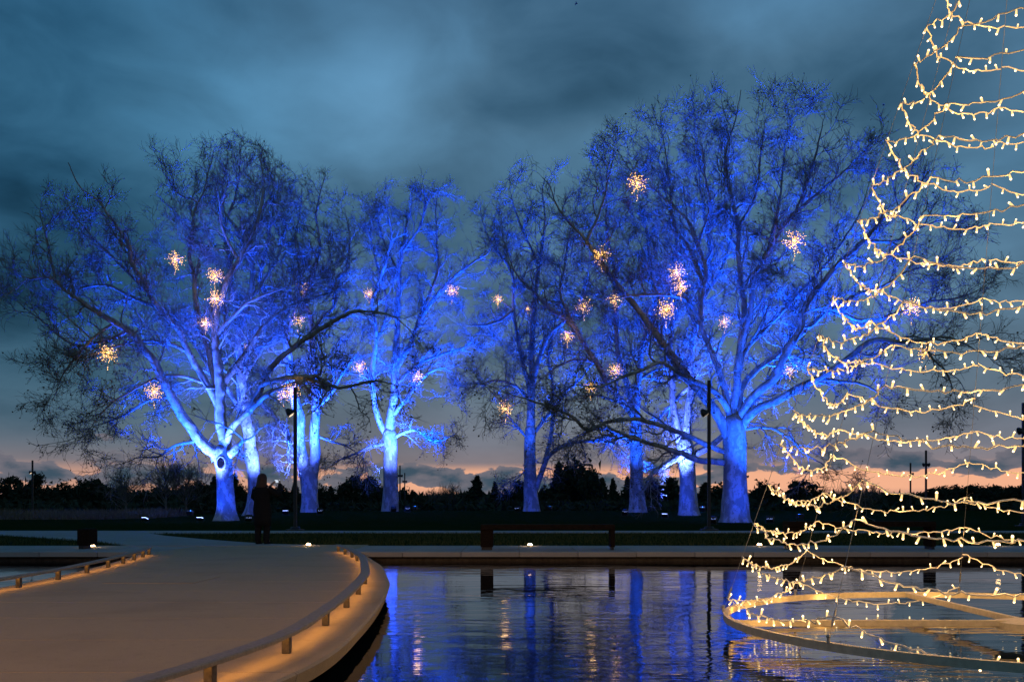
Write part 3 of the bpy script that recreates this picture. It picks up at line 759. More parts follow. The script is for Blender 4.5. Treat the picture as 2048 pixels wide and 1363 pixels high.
TREE_TOPS = []
tri = 0
def build_tree(spec):
    global tri
    d = spec["d"]; k = d / F
    bx, by, _ = spec["base"][0]
    B = at(bx, by, d); g = gz(B.x, B.y)
    root = empty("plane_tree", (B.x, B.y, g), spec["lab"], "tree", "floodlit plane trees")
    O = np.array([B.x, B.y, g])
    # trunk: lofted rings with root flare and flutes
    cen = np.array([[(px - 1024) * k, d, ZC - (py - YH) * k, w * k / 2] for px, py, w in spec["base"]])
    cen[0, 2] = g - .12
    C4 = catmull(cen, .16)
    e_ = C4[-1]; dz_ = C4[-1] - C4[-3]; dz_ /= np.linalg.norm(dz_[:3])
    C4 = np.vstack([C4] + [np.r_[e_[:3] + dz_[:3] * e_[3] * 1.1 * math.sin(b_), e_[3] * math.cos(b_)][None] for b_ in (.3, .6, .9, 1.15, 1.35, 1.5)])
    n = len(C4); m = 28
    a = np.linspace(0, 2*pi, m, endpoint=False); V = []
    ph = rng.uniform(0, 6.28, 4)
    for q in C4:
        h = max(0, q[2] - g)
        fl = .09 * math.exp(-h / .8) + .022
        rr = q[3] * (1 + fl * np.sin(5*a + ph[0]) + fl*.6 * np.sin(8*a + ph[1] + h*.3) + .022*np.sin(3*a + h*1.9 + ph[2]))
        rr *= np.array([1 + .05 * mnoise.noise(Vector((math.cos(x)*1.6, math.sin(x)*1.6, h*.9 + ph[3]))) for x in a])
        V.append(np.stack([q[0] + rr*np.cos(a), q[1] + rr*np.sin(a), np.full(m, q[2])], 1))
    V = np.concatenate(V) - O
    idx = np.arange(n*m).reshape(n, m); A_, B_ = idx[:-1], idx[1:]
    Fq = np.stack([A_, np.roll(A_, -1, 1), np.roll(B_, -1, 1), B_], -1).reshape(-1, 4)
    me = mesh_np("trunk", V, Fq)
    bm = bmesh.new(); bm.from_mesh(me); bm.verts.ensure_lookup_table()
    bm.faces.new([bm.verts[i] for i in idx[-1]]); bm.to_mesh(me); bm.free(); me.shade_smooth()
    link("trunk", me, root, M_BARK)
    # limbs
    nodes_P, nodes_D, nodes_R, nodes_t = [], [], [], []
    allP, allT, allR = [], [], []
    for li, (pts, w0, w1, dep) in enumerate(spec["limbs"]):
        # a limb that leaves another one starts at that limb's depth
        start = 0.0
        p0 = pts[0]
        best = 1e9
        for (pl, dl) in spec.get("_done", []):
            q = np.hypot(pl[:, 0] - p0[0], pl[:, 1] - p0[1]); j = int(q.argmin())
            if q[j] < best and q[j] < 14: best = q[j]; start = dl[j]
        if math.hypot(p0[0] - spec["base"][-1][0], 0) < 24 and p0[1] > spec["base"][-1][1] - 45: start = 0.0
        pa = catmull(np.array(pts, float), 5.0)
        seg = np.r_[0, np.cumsum(np.hypot(*np.diff(pa, axis=0).T))]; tt = seg / seg[-1]
        dy = start + dep * tt ** 1.2
        spec.setdefault("_done", []).append((pa, dy))
        dd = d + dy
        P = np.stack([(pa[:, 0] - 1024) * dd / F, dd, ZC - (pa[:, 1] - YH) * dd / F], 1)
        L = seg[-1] * k
        wob = np.cumsum(rng.normal(0, .012, P.shape), 0); wob -= np.linspace(0, 1, len(P))[:, None] * wob[-1]
        P = P + wob * np.minimum(1, tt * 6)[:, None]
        R = (w0 + (w1 - w0) * tt ** .75) * k / 2
        R = R * (1 + rng.normal(0, .025, len(R))) * (1 - .62 * np.clip((tt - .6) / .4, 0, 1) ** 1.5)
        if li < 3: R[:3] *= np.array([1.25, 1.15, 1.06])[:len(R[:3])]
        V, Fq = tubes((P - O)[None], R[None], 12 if w0 > 10 else 8)
        link("limb", mesh_np("limb", V, Fq), root, M_BARK if w0 > 9 else M_BRANCH)
        T = np.gradient(P, axis=0); T /= np.linalg.norm(T, axis=1, keepdims=True)
        ds = np.r_[0, np.cumsum(np.linalg.norm(np.diff(P, axis=0), axis=1))]
        j0 = int(len(P) * (.3 if w0 > 14 else .15)); allP.append(P[j0:]); allT.append(T[j0:]); allR.append(R[j0:])
        t0 = .22 if w0 > 14 else .12
        sparse = 2.0 if (dep <= -4 and pts[-1][1] > 560 and li != 1) else 1.0
        s = t0 * L
        while s < ds[-1]:
            j = min(int(np.searchsorted(ds, s)), len(P) - 1)
            nodes_P.append(P[j]); nodes_D.append(T[j]); nodes_R.append(R[j]); nodes_t.append(s / ds[-1])
            s += rng.uniform(.42, .85) * sparse
        if L > 1.5:
            for _ in range(3):
                nodes_P.append(P[-1]); nodes_D.append(T[-1]); nodes_R.append(R[-1] * 1.1); nodes_t.append(1.0)
    P0 = np.array(nodes_P); D0 = np.array(nodes_D); Rn = np.array(nodes_R); tn = np.array(nodes_t)
    n = len(P0)
    r = rng.normal(0, 1, (n, 3)); r -= (r * D0).sum(1, keepdims=True) * D0; r /= np.linalg.norm(r, axis=1, keepdims=True)
    a = np.where(tn > .99, rng.uniform(.1, .6, n), rng.uniform(.55, 1.15, n))[:, None]
    DD = D0 * np.cos(a) + r * np.sin(a)
    hgt = P0[:, 2]
    topz = spec.get("top", 18)
    low = hgt < 7.5
    DD[:, 2] += np.where(low, -.08, .14); DD /= np.linalg.norm(DD, axis=1, keepdims=True)
    L1 = rng.uniform(1.7, 3.7, n) * np.where(tn > .99, .95, 1 - .35 * tn) * np.where(low, .8, 1.0) * spec.get("ls", 1.0)
    up1 = np.where(low, -.03, .03)
    P1, T1, R1 = grow(P0, DD, L1, np.minimum(Rn * .6, .058), np.full(n, .013), 10, .24, up1)
    ok = inside(P1[:, -1], 4) & inside(P1[:, 5], 4); P1, T1, R1, L1 = P1[ok], T1[ok], R1[ok], L1[ok]
    Pf, Tf, Rf = fill_branches(k, d, spec["env"], np.vstack(allP), np.vstack(allT), np.concatenate(allR))
    P1 = np.concatenate([P1, Pf]); T1 = np.concatenate([T1, Tf]); R1 = np.concatenate([R1, Rf])
    L1 = np.r_[L1, np.linalg.norm(np.diff(Pf, axis=1), axis=2).sum(1)]
    i2, p2, d2, t2, r2 = spawn(P1, T1, R1, 8, .15, (.5, 1.2))
    L2 = np.minimum(L1[i2] * rng.uniform(.34, .64, len(i2)) * (1.05 - .45 * t2), 1.9)
    P2, T2, R2 = grow(p2, d2, L2, np.minimum(r2 * .75, .024), np.full(len(i2), .009), 5, .26, np.where(p2[:, 2] < 7.5, -.03, .06))
    ok = inside(P2[:, -1], 10); P2, T2, R2, = P2[ok], T2[ok], R2[ok]
    i3, p3, d3, t3, r3 = spawn(P2, T2, R2, spec.get("tw", 7), .1, (.4, 1.1))
    L3 = rng.uniform(.30, .85, len(i3)) * (1.1 - .4 * t3)
    P3, T3, R3 = grow(p3, d3, L3, np.full(len(i3), .009), np.full(len(i3), .0055), 2, .26, np.where(p3[:, 2] < 7.5, -.02, .10))
    ok = inside(P3[:, -1], 22); P3, T3, R3, = P3[ok], T3[ok], R3[ok]
    V1, F1 = tubes(P1 - O, R1, 4); V2, F2 = tubes(P2 - O, R2, 3)
    link("branches", mesh_np("branches", np.vstack([V1, V2]), np.vstack([F1, F2 + len(V1)])), root, M_BRANCH, kind="stuff")
    V3, F3 = tubes(P3 - O, R3, 3)
    link("twigs", mesh_np("twigs", V3, F3), root, M_TWIG, kind="stuff")
    tri += 2 * (len(F1) + len(F2) + len(F3))
    # last withered leaves, mostly low and outside
    e = P3[:, -1] - O
    pr = np.where(P3[:, -1, 2] < 9, .34, .05) * spec.get("lf", 1.0)
    kx = rng.uniform(0, 1, len(e)) < pr
    e = e[kx]; q = len(e)
    s = rng.uniform(.035, .085, q)[:, None]
    u = rng.normal(0, 1, (q, 3)); u /= np.linalg.norm(u, axis=1, keepdims=True)
    v = rng.normal(0, 1, (q, 3)); v -= (v*u).sum(1, keepdims=True)*u; v /= np.linalg.norm(v, axis=1, keepdims=True)
    V = np.stack([e, e + u*s*.6 + v*s*.7, e + u*s*1.7, e + u*s*.6 - v*s*.7], 1).reshape(-1, 3)
    link("leaves", mesh_np("leaves", V, np.arange(4*q).reshape(-1, 4), False), root, M_LEAF, kind="stuff")
    tri += 2 * q
    return root, O
for sp, ev in zip(TREES, ENV):
    sp['env'] = ev
    sp["root"], sp["O"] = build_tree(sp)
print("tree triangles", tri)
# the hollow knot on the leftmost tree
rt = TREES[0]["root"]; O = TREES[0]["O"]
c = at(441, 925, 51.40); 
bm = bmesh.new()
M = Matrix.Translation(Vector(c) - Vector(O)) @ Matrix.Rotation(math.radians(90), 4, "X") @ Matrix.Diagonal((1.0, 1.4, 1, 1))
lathe(bm, [(.34, -.34), (.285, -.10), (.25, -.045), (.225, -.04), (.20, -.06), (.17, -.16)], 20, M, cap=False)
kn = link("knot_hole", mesh_bm("knot_hole", bm, True), rt, M_BRANCH)
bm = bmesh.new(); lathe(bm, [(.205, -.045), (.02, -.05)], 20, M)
link("hollow", mesh_bm("hollow", bm), kn, M_HOLE_SHADE)  # shallow disc, blackened to stand for the shade of a deep hole

# ------------------------------------------------------------------ blue floodlights on the grass
BLUE, PALE, MID = (.003, .058, 1.0), (.070, .135, 1.0), (.008, .078, 1.0)
def flood(pos, target, power, label, size=62, blend=1.0, open_=False, col=None):
    x, y = pos; z = gz(x, y)
    r = empty("floodlight", (x, y, z), label, "floodlight", "blue floodlights on the lawn")
    dv = (Vector(target) - Vector((x, y, z + .2))).normalized()
    R = dv.to_track_quat("Z", "Y").to_matrix().to_4x4()
    M = Matrix.Translation((0, 0, .2)) @ R
    bm = bmesh.new(); box(bm, -.17, .17, -.12, .12, -.10, .0, M); bevel(bm, .015); link("housing", mesh_bm("housing", bm), r, M_POST)
    bm = bmesh.new(); box(bm, -.15, .15, -.10, .10, .002, .012, M); link("lens", mesh_bm("lens", bm), r, E_BLUE)
    bm = bmesh.new(); box(bm, -.19, -.175, -.02, .02, .0, .22); box(bm, .175, .19, -.02, .02, 0, .22); box(bm, -.19, .19, -.03, .03, -.01, .01)
    link("bracket", mesh_bm("bracket", bm), r, M_POST)
    if not open_:
        bm = bmesh.new()
        for a in ((-.175,.175,-.125,-.105),(-.175,.175,.105,.125),(-.175,-.155,-.104,.104),(.155,.175,-.104,.104)): box(bm, *a, .001, .16, M)
        link("glare_shield", mesh_bm("glare_shield", bm), r, M_POST)
    ld = bpy.data.lights.new("flood_lamp", "SPOT"); ld.energy = power; ld.color = col; ld.spot_size = math.radians(size); ld.spot_blend = blend; ld.shadow_soft_size = .12
    lo = bpy.data.objects.new("flood_lamp", ld); COL.objects.link(lo); lo.parent = r
    lo.matrix_local = Matrix.Translation(Vector((0, 0, .2)) + dv * .1) @ dv.to_track_quat("-Z", "Y").to_matrix().to_4x4()
PW = 50000
def T(i, px, py, dd=0): return at(px, py, TREES[i]["d"] + dd)
def G(px, d): return ((px - 1024) * d / F, d)
FL = [ # (position, target, power, label, cone)
 (G(290, 49), T(0, 400, 760), 1.1, "blue floodlight on the left lawn, alone and farthest from the trunks", 70),
 (G(400, 50), T(0, 445, 800), .9, "blue floodlight just left of the hollow-knot tree", 62),
 (G(497, 49.5), T(0, 480, 690), .9, "blue floodlight between the hollow-knot tree and the person", 66),
 (G(522, 51.5), T(1, 500, 850), 1.0, "blue floodlight hidden behind the person holding up a phone", 60),
 (G(571, 57), T(2, 600, 830), .9, "blue floodlight left of the forked tree", 60),
 (G(640, 57.5), T(2, 615, 640), .9, "blue floodlight right of the forked tree", 64),
 (G(787, 61.5), T(3, 781, 850), .9, "blue floodlight in front of the single clear trunk", 56),
 (G(815, 64), T(3, 800, 620), 1.3, "blue floodlight right of the single clear trunk", 66),
 (G(830, 74), T(3, 810, 560, 3), 1.6, "blue floodlight behind the single clear trunk", 80),
 (G(1035, 63.5), T(4, 1062, 800), .8, "blue floodlight left of the trunk right of the sky gap", 56),
 (G(1100, 75), T(4, 1075, 560, 3), 1.6, "blue floodlight behind the trunk right of the sky gap", 80),
 (G(1250, 56), T(5, 1272, 830), .9, "blue floodlight left of the bough-crossed tree", 58),
 (G(1300, 67), T(5, 1260, 600, 3), 1.5, "blue floodlight behind the bough-crossed tree", 76),
 (G(1330, 54), T(6, 1372, 850), 1.0, "blue floodlight left of the two-stemmed tree", 58),
 (G(1405, 62), T(6, 1390, 600), 1.3, "blue floodlight behind the two-stemmed tree", 72),
 (G(1425, 43.5), T(7, 1462, 780), .85, "blue floodlight left of the thickest trunk", 60),
 (G(1540, 45.5), T(7, 1560, 730), 1.0, "blue floodlight right of the thickest trunk", 72),
 (G(380, 57), T(0, 330, 560, 2), 1.0, "blue floodlight behind the hollow-knot tree, aimed into its crown", 70),
 (G(1600, 52), T(7, 1640, 560, 2), 1.0, "blue floodlight far right on the lawn behind the string lights", 70),
 (G(1455, 55), T(7, 1470, 560, 2), 1.6, "blue floodlight behind the thickest trunk", 76)]
FRONT = {0: .55, 1: .75, 2: .50, 3: 1.5, 4: .9, 6: 1.5, 9: .30, 11: .50, 13: 1.0, 15: .20, 16: .42}
for i, (pos, tg, pw, lab, sz) in enumerate(FL):
    f = i in FRONT
    flood(pos, tg, pw * PW * (FRONT[i] if f else 3.0), lab, (sz if i in (0, 2, 16) else sz - 16) if f else sz + 6, 1.0, i in (0, 1, 4, 13), (MID if i in (0, 2, 9, 11, 15, 16) else PALE) if f else BLUE)
    if f and i != 0:     # a weak wash from the same fixture over the foot of the trunk
        lw = bpy.data.lights.new("wash_lamp", "SPOT"); lw.energy = 650; lw.color = (.003, .05, 1.0); lw.spot_size = math.radians(100); lw.spot_blend = 1.0; lw.shadow_soft_size = .12
        lo = bpy.data.objects.new("wash_lamp", lw); COL.objects.link(lo)
        q = Vector((pos[0], pos[1], gz(*pos) + .42)); lo.location = q
        k = {0: 0, 1: 0, 2: 0, 16: 7, 3: 1, 4: 2, 6: 3, 9: 4, 11: 5, 13: 6, 15: 7}[i]
        bq = TREES[k]["O"]; lo.rotation_euler = (Vector((bq[0], bq[1], bq[2] + 2.6)) - q).to_track_quat("-Z", "Y").to_euler()

# ------------------------------------------------------------------ star lights hanging in the trees
def star_meshes(seed):
    r = np.random.default_rng(seed); n = 46
    u = r.normal(0, 1, (n, 3)); u /= np.linalg.norm(u, axis=1, keepdims=True)
    L = r.uniform(.34, .56, n)
    P = np.stack([u * .05, u * (L * .55)[:, None], u * L[:, None]], 1)
    V, Fq = tubes(P, np.full((n, 3), .006), 3)
    dn = np.array([[[0, 0, -.05], [0.01, 0, -.45], [.0, 0, -.82]]]); Vd, Fd = tubes(dn, np.full((1, 3), .006), 3)
    upw = np.array([[[0, 0, .05], [0, 0, .5], [0, 0, .95]]]); Vu, Fu = tubes(upw, np.full((1, 3), .007), 3)
    me = mesh_np("spokes", np.vstack([V, Vd, Vu]), np.vstack([Fq, Fd + len(V), Fu + len(V) + len(Vd)])); me.materials.append(M_WIRE)
    bp = [u[i] * L[i] for i in range(n)] + [u[i] * L[i] * q + r.normal(0, .03, 3) for i in range(n) for q in (.72, .42)]
    bp += [np.array([0.0, 0, -z]) + r.normal(0, .02, 3) for z in (.58, .66, .74, .82)]
    bm = bmesh.new()
    for q in bp: bmesh.ops.create_icosphere(bm, subdivisions=1, radius=r.uniform(.010, .015), matrix=Matrix.Translation(Vector(q)))
    mb = mesh_bm("bulbs", bm); mb.materials.append(E_STAR)
    bm = bmesh.new(); bmesh.ops.create_icosphere(bm, subdivisions=2, radius=.06)
    mh = mesh_bm("hub", bm, True); mh.materials.append(E_STAR)
    return me, mb, mh
SM = [star_meshes(s) for s in (1, 2, 3)]
STARS = [ # px, py, tree, depth offset, size, label
 (350,518,0,-2,1.0,"star light high in the leftmost tree, left of its centre"), (430,552,0,-1,.95,"upper of two star lights close together in the leftmost tree"),
 (431,597,0,-2,1.0,"lower of two star lights close together in the leftmost tree"), (411,645,0,-1,.75,"small star light over the fork of the leftmost tree"),
 (216,706,0,-3,1.05,"star light hanging at the outer left of the leftmost tree"), (308,783,0,-3,1.0,"lowest star light beside the leftmost tree's sloping bough"),
 (606,573,2,0,.85,"upper star light in the forked tree"), (595,640,2,-1,.95,"middle star light in the forked tree"),
 (567,790,2,-3,.95,"star light low beside the near lamp post, left of a pair"), (583,782,0,-4,1.0,"star light touching the top of the near lamp post"),
 (492,697,1,1,.6,"small star light half hidden by boughs behind the leftmost tree"), (738,588,3,-1,.85,"star light high on the left of the single clear trunk"),
 (719,732,3,-1,1.1,"star light low on the left of the single clear trunk"), (833,752,3,-2,1.05,"star light low on the right of the single clear trunk"),
 (904,581,3,0,1.15,"star light alone against the sky gap"), (996,598,4,-1,.8,"faint star light at the left edge of the tree right of the gap"),
 (1055,617,4,1,.5,"tiny star light by the stem right of the gap"), (1011,817,4,-2,1.2,"low star light hanging left of the trunk right of the gap"),
 (1135,672,5,-2,.9,"small star light between the gap tree and the bough-crossed tree"), (1168,612,5,-2,1.1,"star light on the left bough of the bough-crossed tree"),
 (1203,510,7,-2,.95,"star light high above the bough-crossed tree"), (1229,596,5,0,1.1,"star light over the stem of the bough-crossed tree"),
 (1275,366,7,-2,1.05,"highest star light, near the top of the thickest tree's crown"), (1354,545,7,-2,.95,"upper of two touching star lights left of the thickest tree"),
 (1362,572,7,-3,.85,"lower of two touching star lights left of the thickest tree"), (1332,619,7,-3,1.05,"star light below the touching pair, left of the thickest tree"),
 (1449,645,7,1,.75,"faint star light in the middle of the thickest tree"), (1588,481,7,-3,1.15,"bright star light high on the right of the thickest tree"),
 (1230,740,5,-3,.95,"low star light on the left of the bough-crossed trunk"), (1181,775,5,-3,.9,"lowest star light left of the bough-crossed trunk"),
 (1579,738,7,2,.85,"dim star light low on the right of the thickest tree"), (1822,615,7,0,1.05,"upper of two star lights seen through the string lights"),
 (1851,705,7,0,1.0,"lower of two star lights seen through the string lights")]
first = None
star_lamp = bpy.data.lights.new("star_lamp", "POINT"); star_lamp.energy = 9; star_lamp.color = WARM; star_lamp.shadow_soft_size = .25
for i, (px, py, ti, off, sz, lab) in enumerate(STARS):
    p0 = at(px, py, TREES[ti]["d"] + off)
    r = empty("star_light", p0, lab, "hanging light", "star lights hanging in the trees", rng.uniform(0, 6.28))
    s = sz * 1.0; r.scale = (s, s, s)
    a, b, h = SM[i % 3]
    link("spokes", a, r, kind="stuff"); link("bulbs", b, r, kind="stuff"); link("hub", h, r)
    lo = bpy.data.objects.new("star_lamp", star_lamp); COL.objects.link(lo); lo.parent = r

# ------------------------------------------------------------------ far trees
def clump_mesh(kind, seed, n):
    r = np.random.default_rng(seed)
    if kind == "conifer":
        z = r.uniform(0, 1, n) ** 1.25; tier = np.abs((z * 9) % 1 - .0)
        rad = (1 - z) ** .8 * .30 * (1.05 - .45 * tier) + .012
        rad = rad * np.sqrt(r.uniform(.25, 1, n)); a = r.uniform(0, 2*pi, n)
        c = np.stack([rad*np.cos(a), rad*np.sin(a), .06 + z * .94], 1); s = .035 + .03 * (1 - z)
    elif kind == "pine":
        nb = 13; bc = r.normal(0, 1, (nb, 3)) * np.array([.22, .22, .2]) + np.array([0, 0, .62]); bc[:, 2] = np.clip(bc[:, 2], .16, .9)
        i = r.integers(0, nb, n); c = bc[i] + r.normal(0, 1, (n, 3)) * np.array([.085, .085, .055]); s = np.full(n, .05)
    else:
        nb = 16; u = r.normal(0, 1, (nb, 3)); u /= np.linalg.norm(u, axis=1, keepdims=True)
        bc = u * np.array([.30, .30, .30]) * r.uniform(.3, 1, (nb, 1)) + np.array([0, 0, .52])
        i = r.integers(0, nb, n); c = bc[i] + r.normal(0, 1, (n, 3)) * .095; c[:, 2] = np.abs(c[:, 2]); s = np.full(n, .05)
    u = r.normal(0, 1, (n, 3)); v = r.normal(0, 1, (n, 3))
    s = (s * r.uniform(.6, 1.4, n))[:, None]
    V = np.stack([c + u*s*.7, c + v*s*.7, c - (u+v)*s*.5], 1).reshape(-1, 3)
    me = mesh_np("crown", V, np.arange(3*n).reshape(-1, 3), False); me.materials.append(M_DARKFOL)
    return me
CROWNS = {k: [clump_mesh(k, s * 7 + 3, 1700) for s in range(3)] for k in ("conifer", "pine", "round")}
bm = bmesh.new(); lathe(bm, [(.028, -.05), (.02, .3), (.008, .85)], 7); TRK = mesh_bm("trunk", bm, True); TRK.materials.append(M_TWIG)
LABF = {"conifer": "dark pointed conifer in the far tree line behind the lawn", "pine": "dark ragged pine in the far tree line behind the lawn", "round": "dark rounded tree in the far tree line behind the lawn"}
def far_tree(kind, px, ytop, d, wpx, label=None):
    x = (px - 1024) * d / F; g = gz(x, d); H = ZC - (ytop - YH) * d / F - g
    nm = {"conifer": "conifer_tree", "pine": "pine_tree", "round": "round_tree"}[kind]
    r = empty(nm, (x, d, g), label or LABF[kind], "tree", None if label else "%s trees of the far tree line" % kind, rng.uniform(0, 6.28))
    w = wpx * d / F / (.6 if kind == "conifer" else .85)
    r.scale = (w, w, H)
    link("crown", CROWNS[kind][int(rng.integers(3))], r); link("trunk", TRK, r)
# skyline read off the photo: column, top row, width, kind
SKY = [(8,952,46,"pine"),(45,966,40,"round"),(72,950,34,"pine"),(100,972,46,"round"),(128,960,50,"round"),(165,956,44,"round"),(195,960,46,"pine"),(216,968,40,"round"),(250,985,56,"round"),(285,978,44,"round"),
 (325,968,48,"round"),(362,968,44,"round"),(398,962,40,"pine"),(428,955,30,"conifer"),(470,950,26,"conifer"),(478,962,36,"round"),(540,972,40,"round"),(565,968,38,"round"),(590,966,30,"conifer"),(645,968,30,"round"),(662,975,26,"conifer"),
 (680,975,24,"conifer"),(705,957,40,"pine"),(728,953,40,"pine"),(752,962,44,"round"),(760,975,36,"round"),(806,974,34,"round"),(825,982,26,"conifer"),(842,990,32,"round"),(868,998,30,"round"),(885,996,26,"round"),
 (925,990,44,"round"),(954,955,40,"conifer"),(945,975,40,"round"),(990,966,28,"conifer"),(1015,975,36,"round"),(1040,962,34,"pine"),(1090,970,34,"round"),
 (1205,958,34,"conifer"),(1226,960,26,"conifer"),(1255,955,30,"conifer"),(1305,960,40,"round"),(1335,955,50,"pine"),(1410,968,40,"conifer"),(1440,965,40,"round"),
 (1625,985,34,"round"),(1660,990,30,"round"),(1690,992,30,"round"),(1720,992,30,"round"),(1750,988,28,"round"),(1790,985,36,"round"),(1815,988,30,"round"),
 (1865,978,44,"pine"),(1890,974,40,"pine"),(1915,972,40,"pine"),(1940,972,44,"pine"),(1965,974,40,"pine"),(1990,972,44,"pine"),(2015,974,40,"pine"),(2042,972,44,"pine"),(2070,972,44,"pine"),(-25,958,44,"round"),(-60,955,50,"pine")]
for px, yt, w, kd in SKY: far_tree(kd, px, yt - 2, float(rng.uniform(150, 230)), w * 1.25)
far_tree("conifer", 1118, 925, 120, 62, "dark pointed conifer at the left of the tall dark clump behind the lawn")
far_tree("round", 1152, 908, 122, 92, "broadest dark tree behind the lawn, between two floodlit trunks")
far_tree("round", 1180, 932, 118, 52, "lower dark tree at the right shoulder of the tall dark clump")
far_tree("round", 1527, 957, 120, 62, "round dark tree right of the thickest floodlit trunk")
far_tree("pine", 1598, 960, 125, 62, "dark pine beside the left edge of the string light cone")
# far woods as one mass behind them
n = 26000
x = rng.uniform(-220, 220, n); y = rng.uniform(235, 275, n)
hh = 3.6 + 1.6 * np.array([mnoise.noise(Vector((a * .06, 0, 3))) for a in x]); z = -.7 + hh * rng.uniform(0, 1, n) ** .8
c = np.stack([x, y, z], 1); u = rng.normal(0, 1, (n, 3)) * .7; v = rng.normal(0, 1, (n, 3)) * .7
tag(link("far_woods", mesh_np("far_woods", np.stack([c + u, c + v, c - (u + v) * .6], 1).reshape(-1, 3), np.arange(3*n).reshape(-1, 3), False), None, M_DARKFOL),
    "dark mass of far woods along the horizon", "woods", kind="stuff")
# scrub closing the view at the left and under the far trees
n = 16000
x = rng.uniform(-70, 75, n); y = rng.uniform(100, 125, n); x = np.where(x > -20, x, x)
hh = 1.7 + .9 * np.array([mnoise.noise(Vector((a * .15, 1.0, 5))) for a in x]); z = -.7 + hh * rng.uniform(0, 1, n)
c = np.stack([x, y, z], 1); u = rng.normal(0, 1, (n, 3)) * .30; v = rng.normal(0, 1, (n, 3)) * .30
tag(link("scrub", mesh_np("scrub", np.stack([c + u, c + v, c - (u + v) * .6], 1).reshape(-1, 3), np.arange(3*n).reshape(-1, 3), False), None, M_DARKFOL),
    "dark low scrub at the foot of the far tree line", "scrub", kind="stuff")
# bare trees on the skyline
def bare_tree(px, ytop, d, label, group=None):
    x = (px - 1024) * d / F; g = gz(x, d); H = ZC - (ytop - YH) * d / F - g
    r = empty("bare_tree", (x, d, g), label, "tree", group)
    bm = bmesh.new(); lathe(bm, [(H*.022, 0), (H*.016, H*.2), (H*.008, H*.6)], 8)
    link("trunk", mesh_bm("trunk", bm, True), r, M_TWIG)
    n = 26; z0 = rng.uniform(.12, .6, n) * H; a = rng.uniform(0, 2*pi, n)
    D = np.stack([np.cos(a)*.7, np.sin(a)*.7, np.full(n, .75)], 1); D /= np.linalg.norm(D, axis=1, keepdims=True)
    P, T_, R = grow(np.stack([np.zeros(n), np.zeros(n), z0], 1), D, (H - z0) * rng.uniform(.6, 1.0, n), np.full(n, H*.008), np.full(n, .012), 7, .16, .08)
    i2, p2, d2, t2, r2 = spawn(P, T_, R, 9, .2, (.4, .9))
    P2, T2, R2 = grow(p2, d2, rng.uniform(.12, .28, len(i2)) * H, np.full(len(i2), .016), np.full(len(i2), .010), 4, .2, .07)
    i3, p3, d3, t3, r3 = spawn(P2, T2, R2, 5, .2, (.4, .9))
    P3, T3, R3 = grow(p3, d3, rng.uniform(.05, .11, len(i3)) * H, np.full(len(i3), .011), np.full(len(i3), .009), 2, .2, .05)
    V1, F1 = tubes(P, R, 4); V2, F2 = tubes(P2, R2, 3); V3, F3 = tubes(P3, R3, 3)
    link("crown", mesh_np("crown", np.vstack([V1, V2, V3]), np.vstack([F1, F2 + len(V1), F3 + len(V1) + len(V2)])), r, M_TWIG, kind="stuff")
bare_tree(332, 918, 88, "bare bushy tree with upright branches left of the hollow-knot tree")
bare_tree(372, 922, 92, "bare tree with thin fanned branches nearest the hollow-knot trunk")
bare_tree(252, 938, 95, "thin bare sapling standing over the left tree line")
for px, yt in ((870, 975), (900, 968), (1640, 972), (1680, 975), (1705, 978), (1745, 972)):
    bare_tree(px, yt, 150, "small bare tree on the far skyline", "small bare trees on the far skyline")

# ------------------------------------------------------------------ string light cone on the pond
CX, CY, RR, HH = 4.35, 8.0, 2.49, 7.4
cone = empty("string_light_cone", (CX, CY, 0), "tall cone of warm string lights on a pale ring floating on the pond", "light cone")
def ringbox(R0, R1, z0, z1, n=96):
    bm = bmesh.new(); P = [(R0, z0), (R1, z0), (R1, z1), (R0, z1)]
    rings = [[bm.verts.new((r * math.cos(2*pi*i/n), r * math.sin(2*pi*i/n), z)) for r, z in P] for i in range(n)]
    for i in range(n):
        for j in range(4): bm.faces.new((rings[i][j], rings[i][(j+1) % 4], rings[(i+1) % n][(j+1) % 4], rings[(i+1) % n][j]))
    return bm
o = link("base_ring", mesh_bm("base_ring", ringbox(RR - .022, RR + .022, -.060, 0)), cone, M_RING)
angs = [math.radians(77 + 45 * i) for i in range(8)]
for i in range(4):
    a = math.radians(90 * i)
    bm = bmesh.new(); M = Matrix.Rotation(a, 4, "Z"); box(bm, .15, RR - .024, -.022, .022, -.058, -.004, M); bevel(bm, .003)
    link("spoke", mesh_bm("spoke", bm), cone, M_RING)
bm = bmesh.new(); lathe(bm, [(.14, -.085), (.26, -.08), (.26, -.02), (.14, .0)], 20); link("hub", mesh_bm("hub", bm), cone, M_RING)
def cpos(a, z):
    r = RR * (1 - z / HH) + .02
    return np.array([r * math.cos(a), r * math.sin(a), z])
for a in angs:
    P = np.array([[cpos(a, 0), cpos(a, HH * .5), cpos(a, HH - .02)]])
    V, Fq = tubes(P, np.full((1, 3), .0021), 4); link("guy_wire", mesh_np("guy_wire", V, Fq), cone, M_WIRE)
    bm = bmesh.new(); q = cpos(a, 0); lathe(bm, [(.012, -.005), (.012, .035), (.02, .045), (.012, .06)], 8, Matrix.Translation(Vector(q))); link("hook", mesh_bm("hook", bm), cone, M_WIRE)
    bm = bmesh.new(); e = Vector(cpos(a, HH*.08)) - Vector(q); e.normalize()
    lathe(bm, [(.005, .0), (.009, .02), (.009, .10), (.004, .12)], 8, Matrix.Translation(Vector(q) + e * .12) @ e.to_track_quat("Z", "Y").to_matrix().to_4x4()); link("turnbuckle", mesh_bm("turnbuckle", bm), cone, M_WIRE)
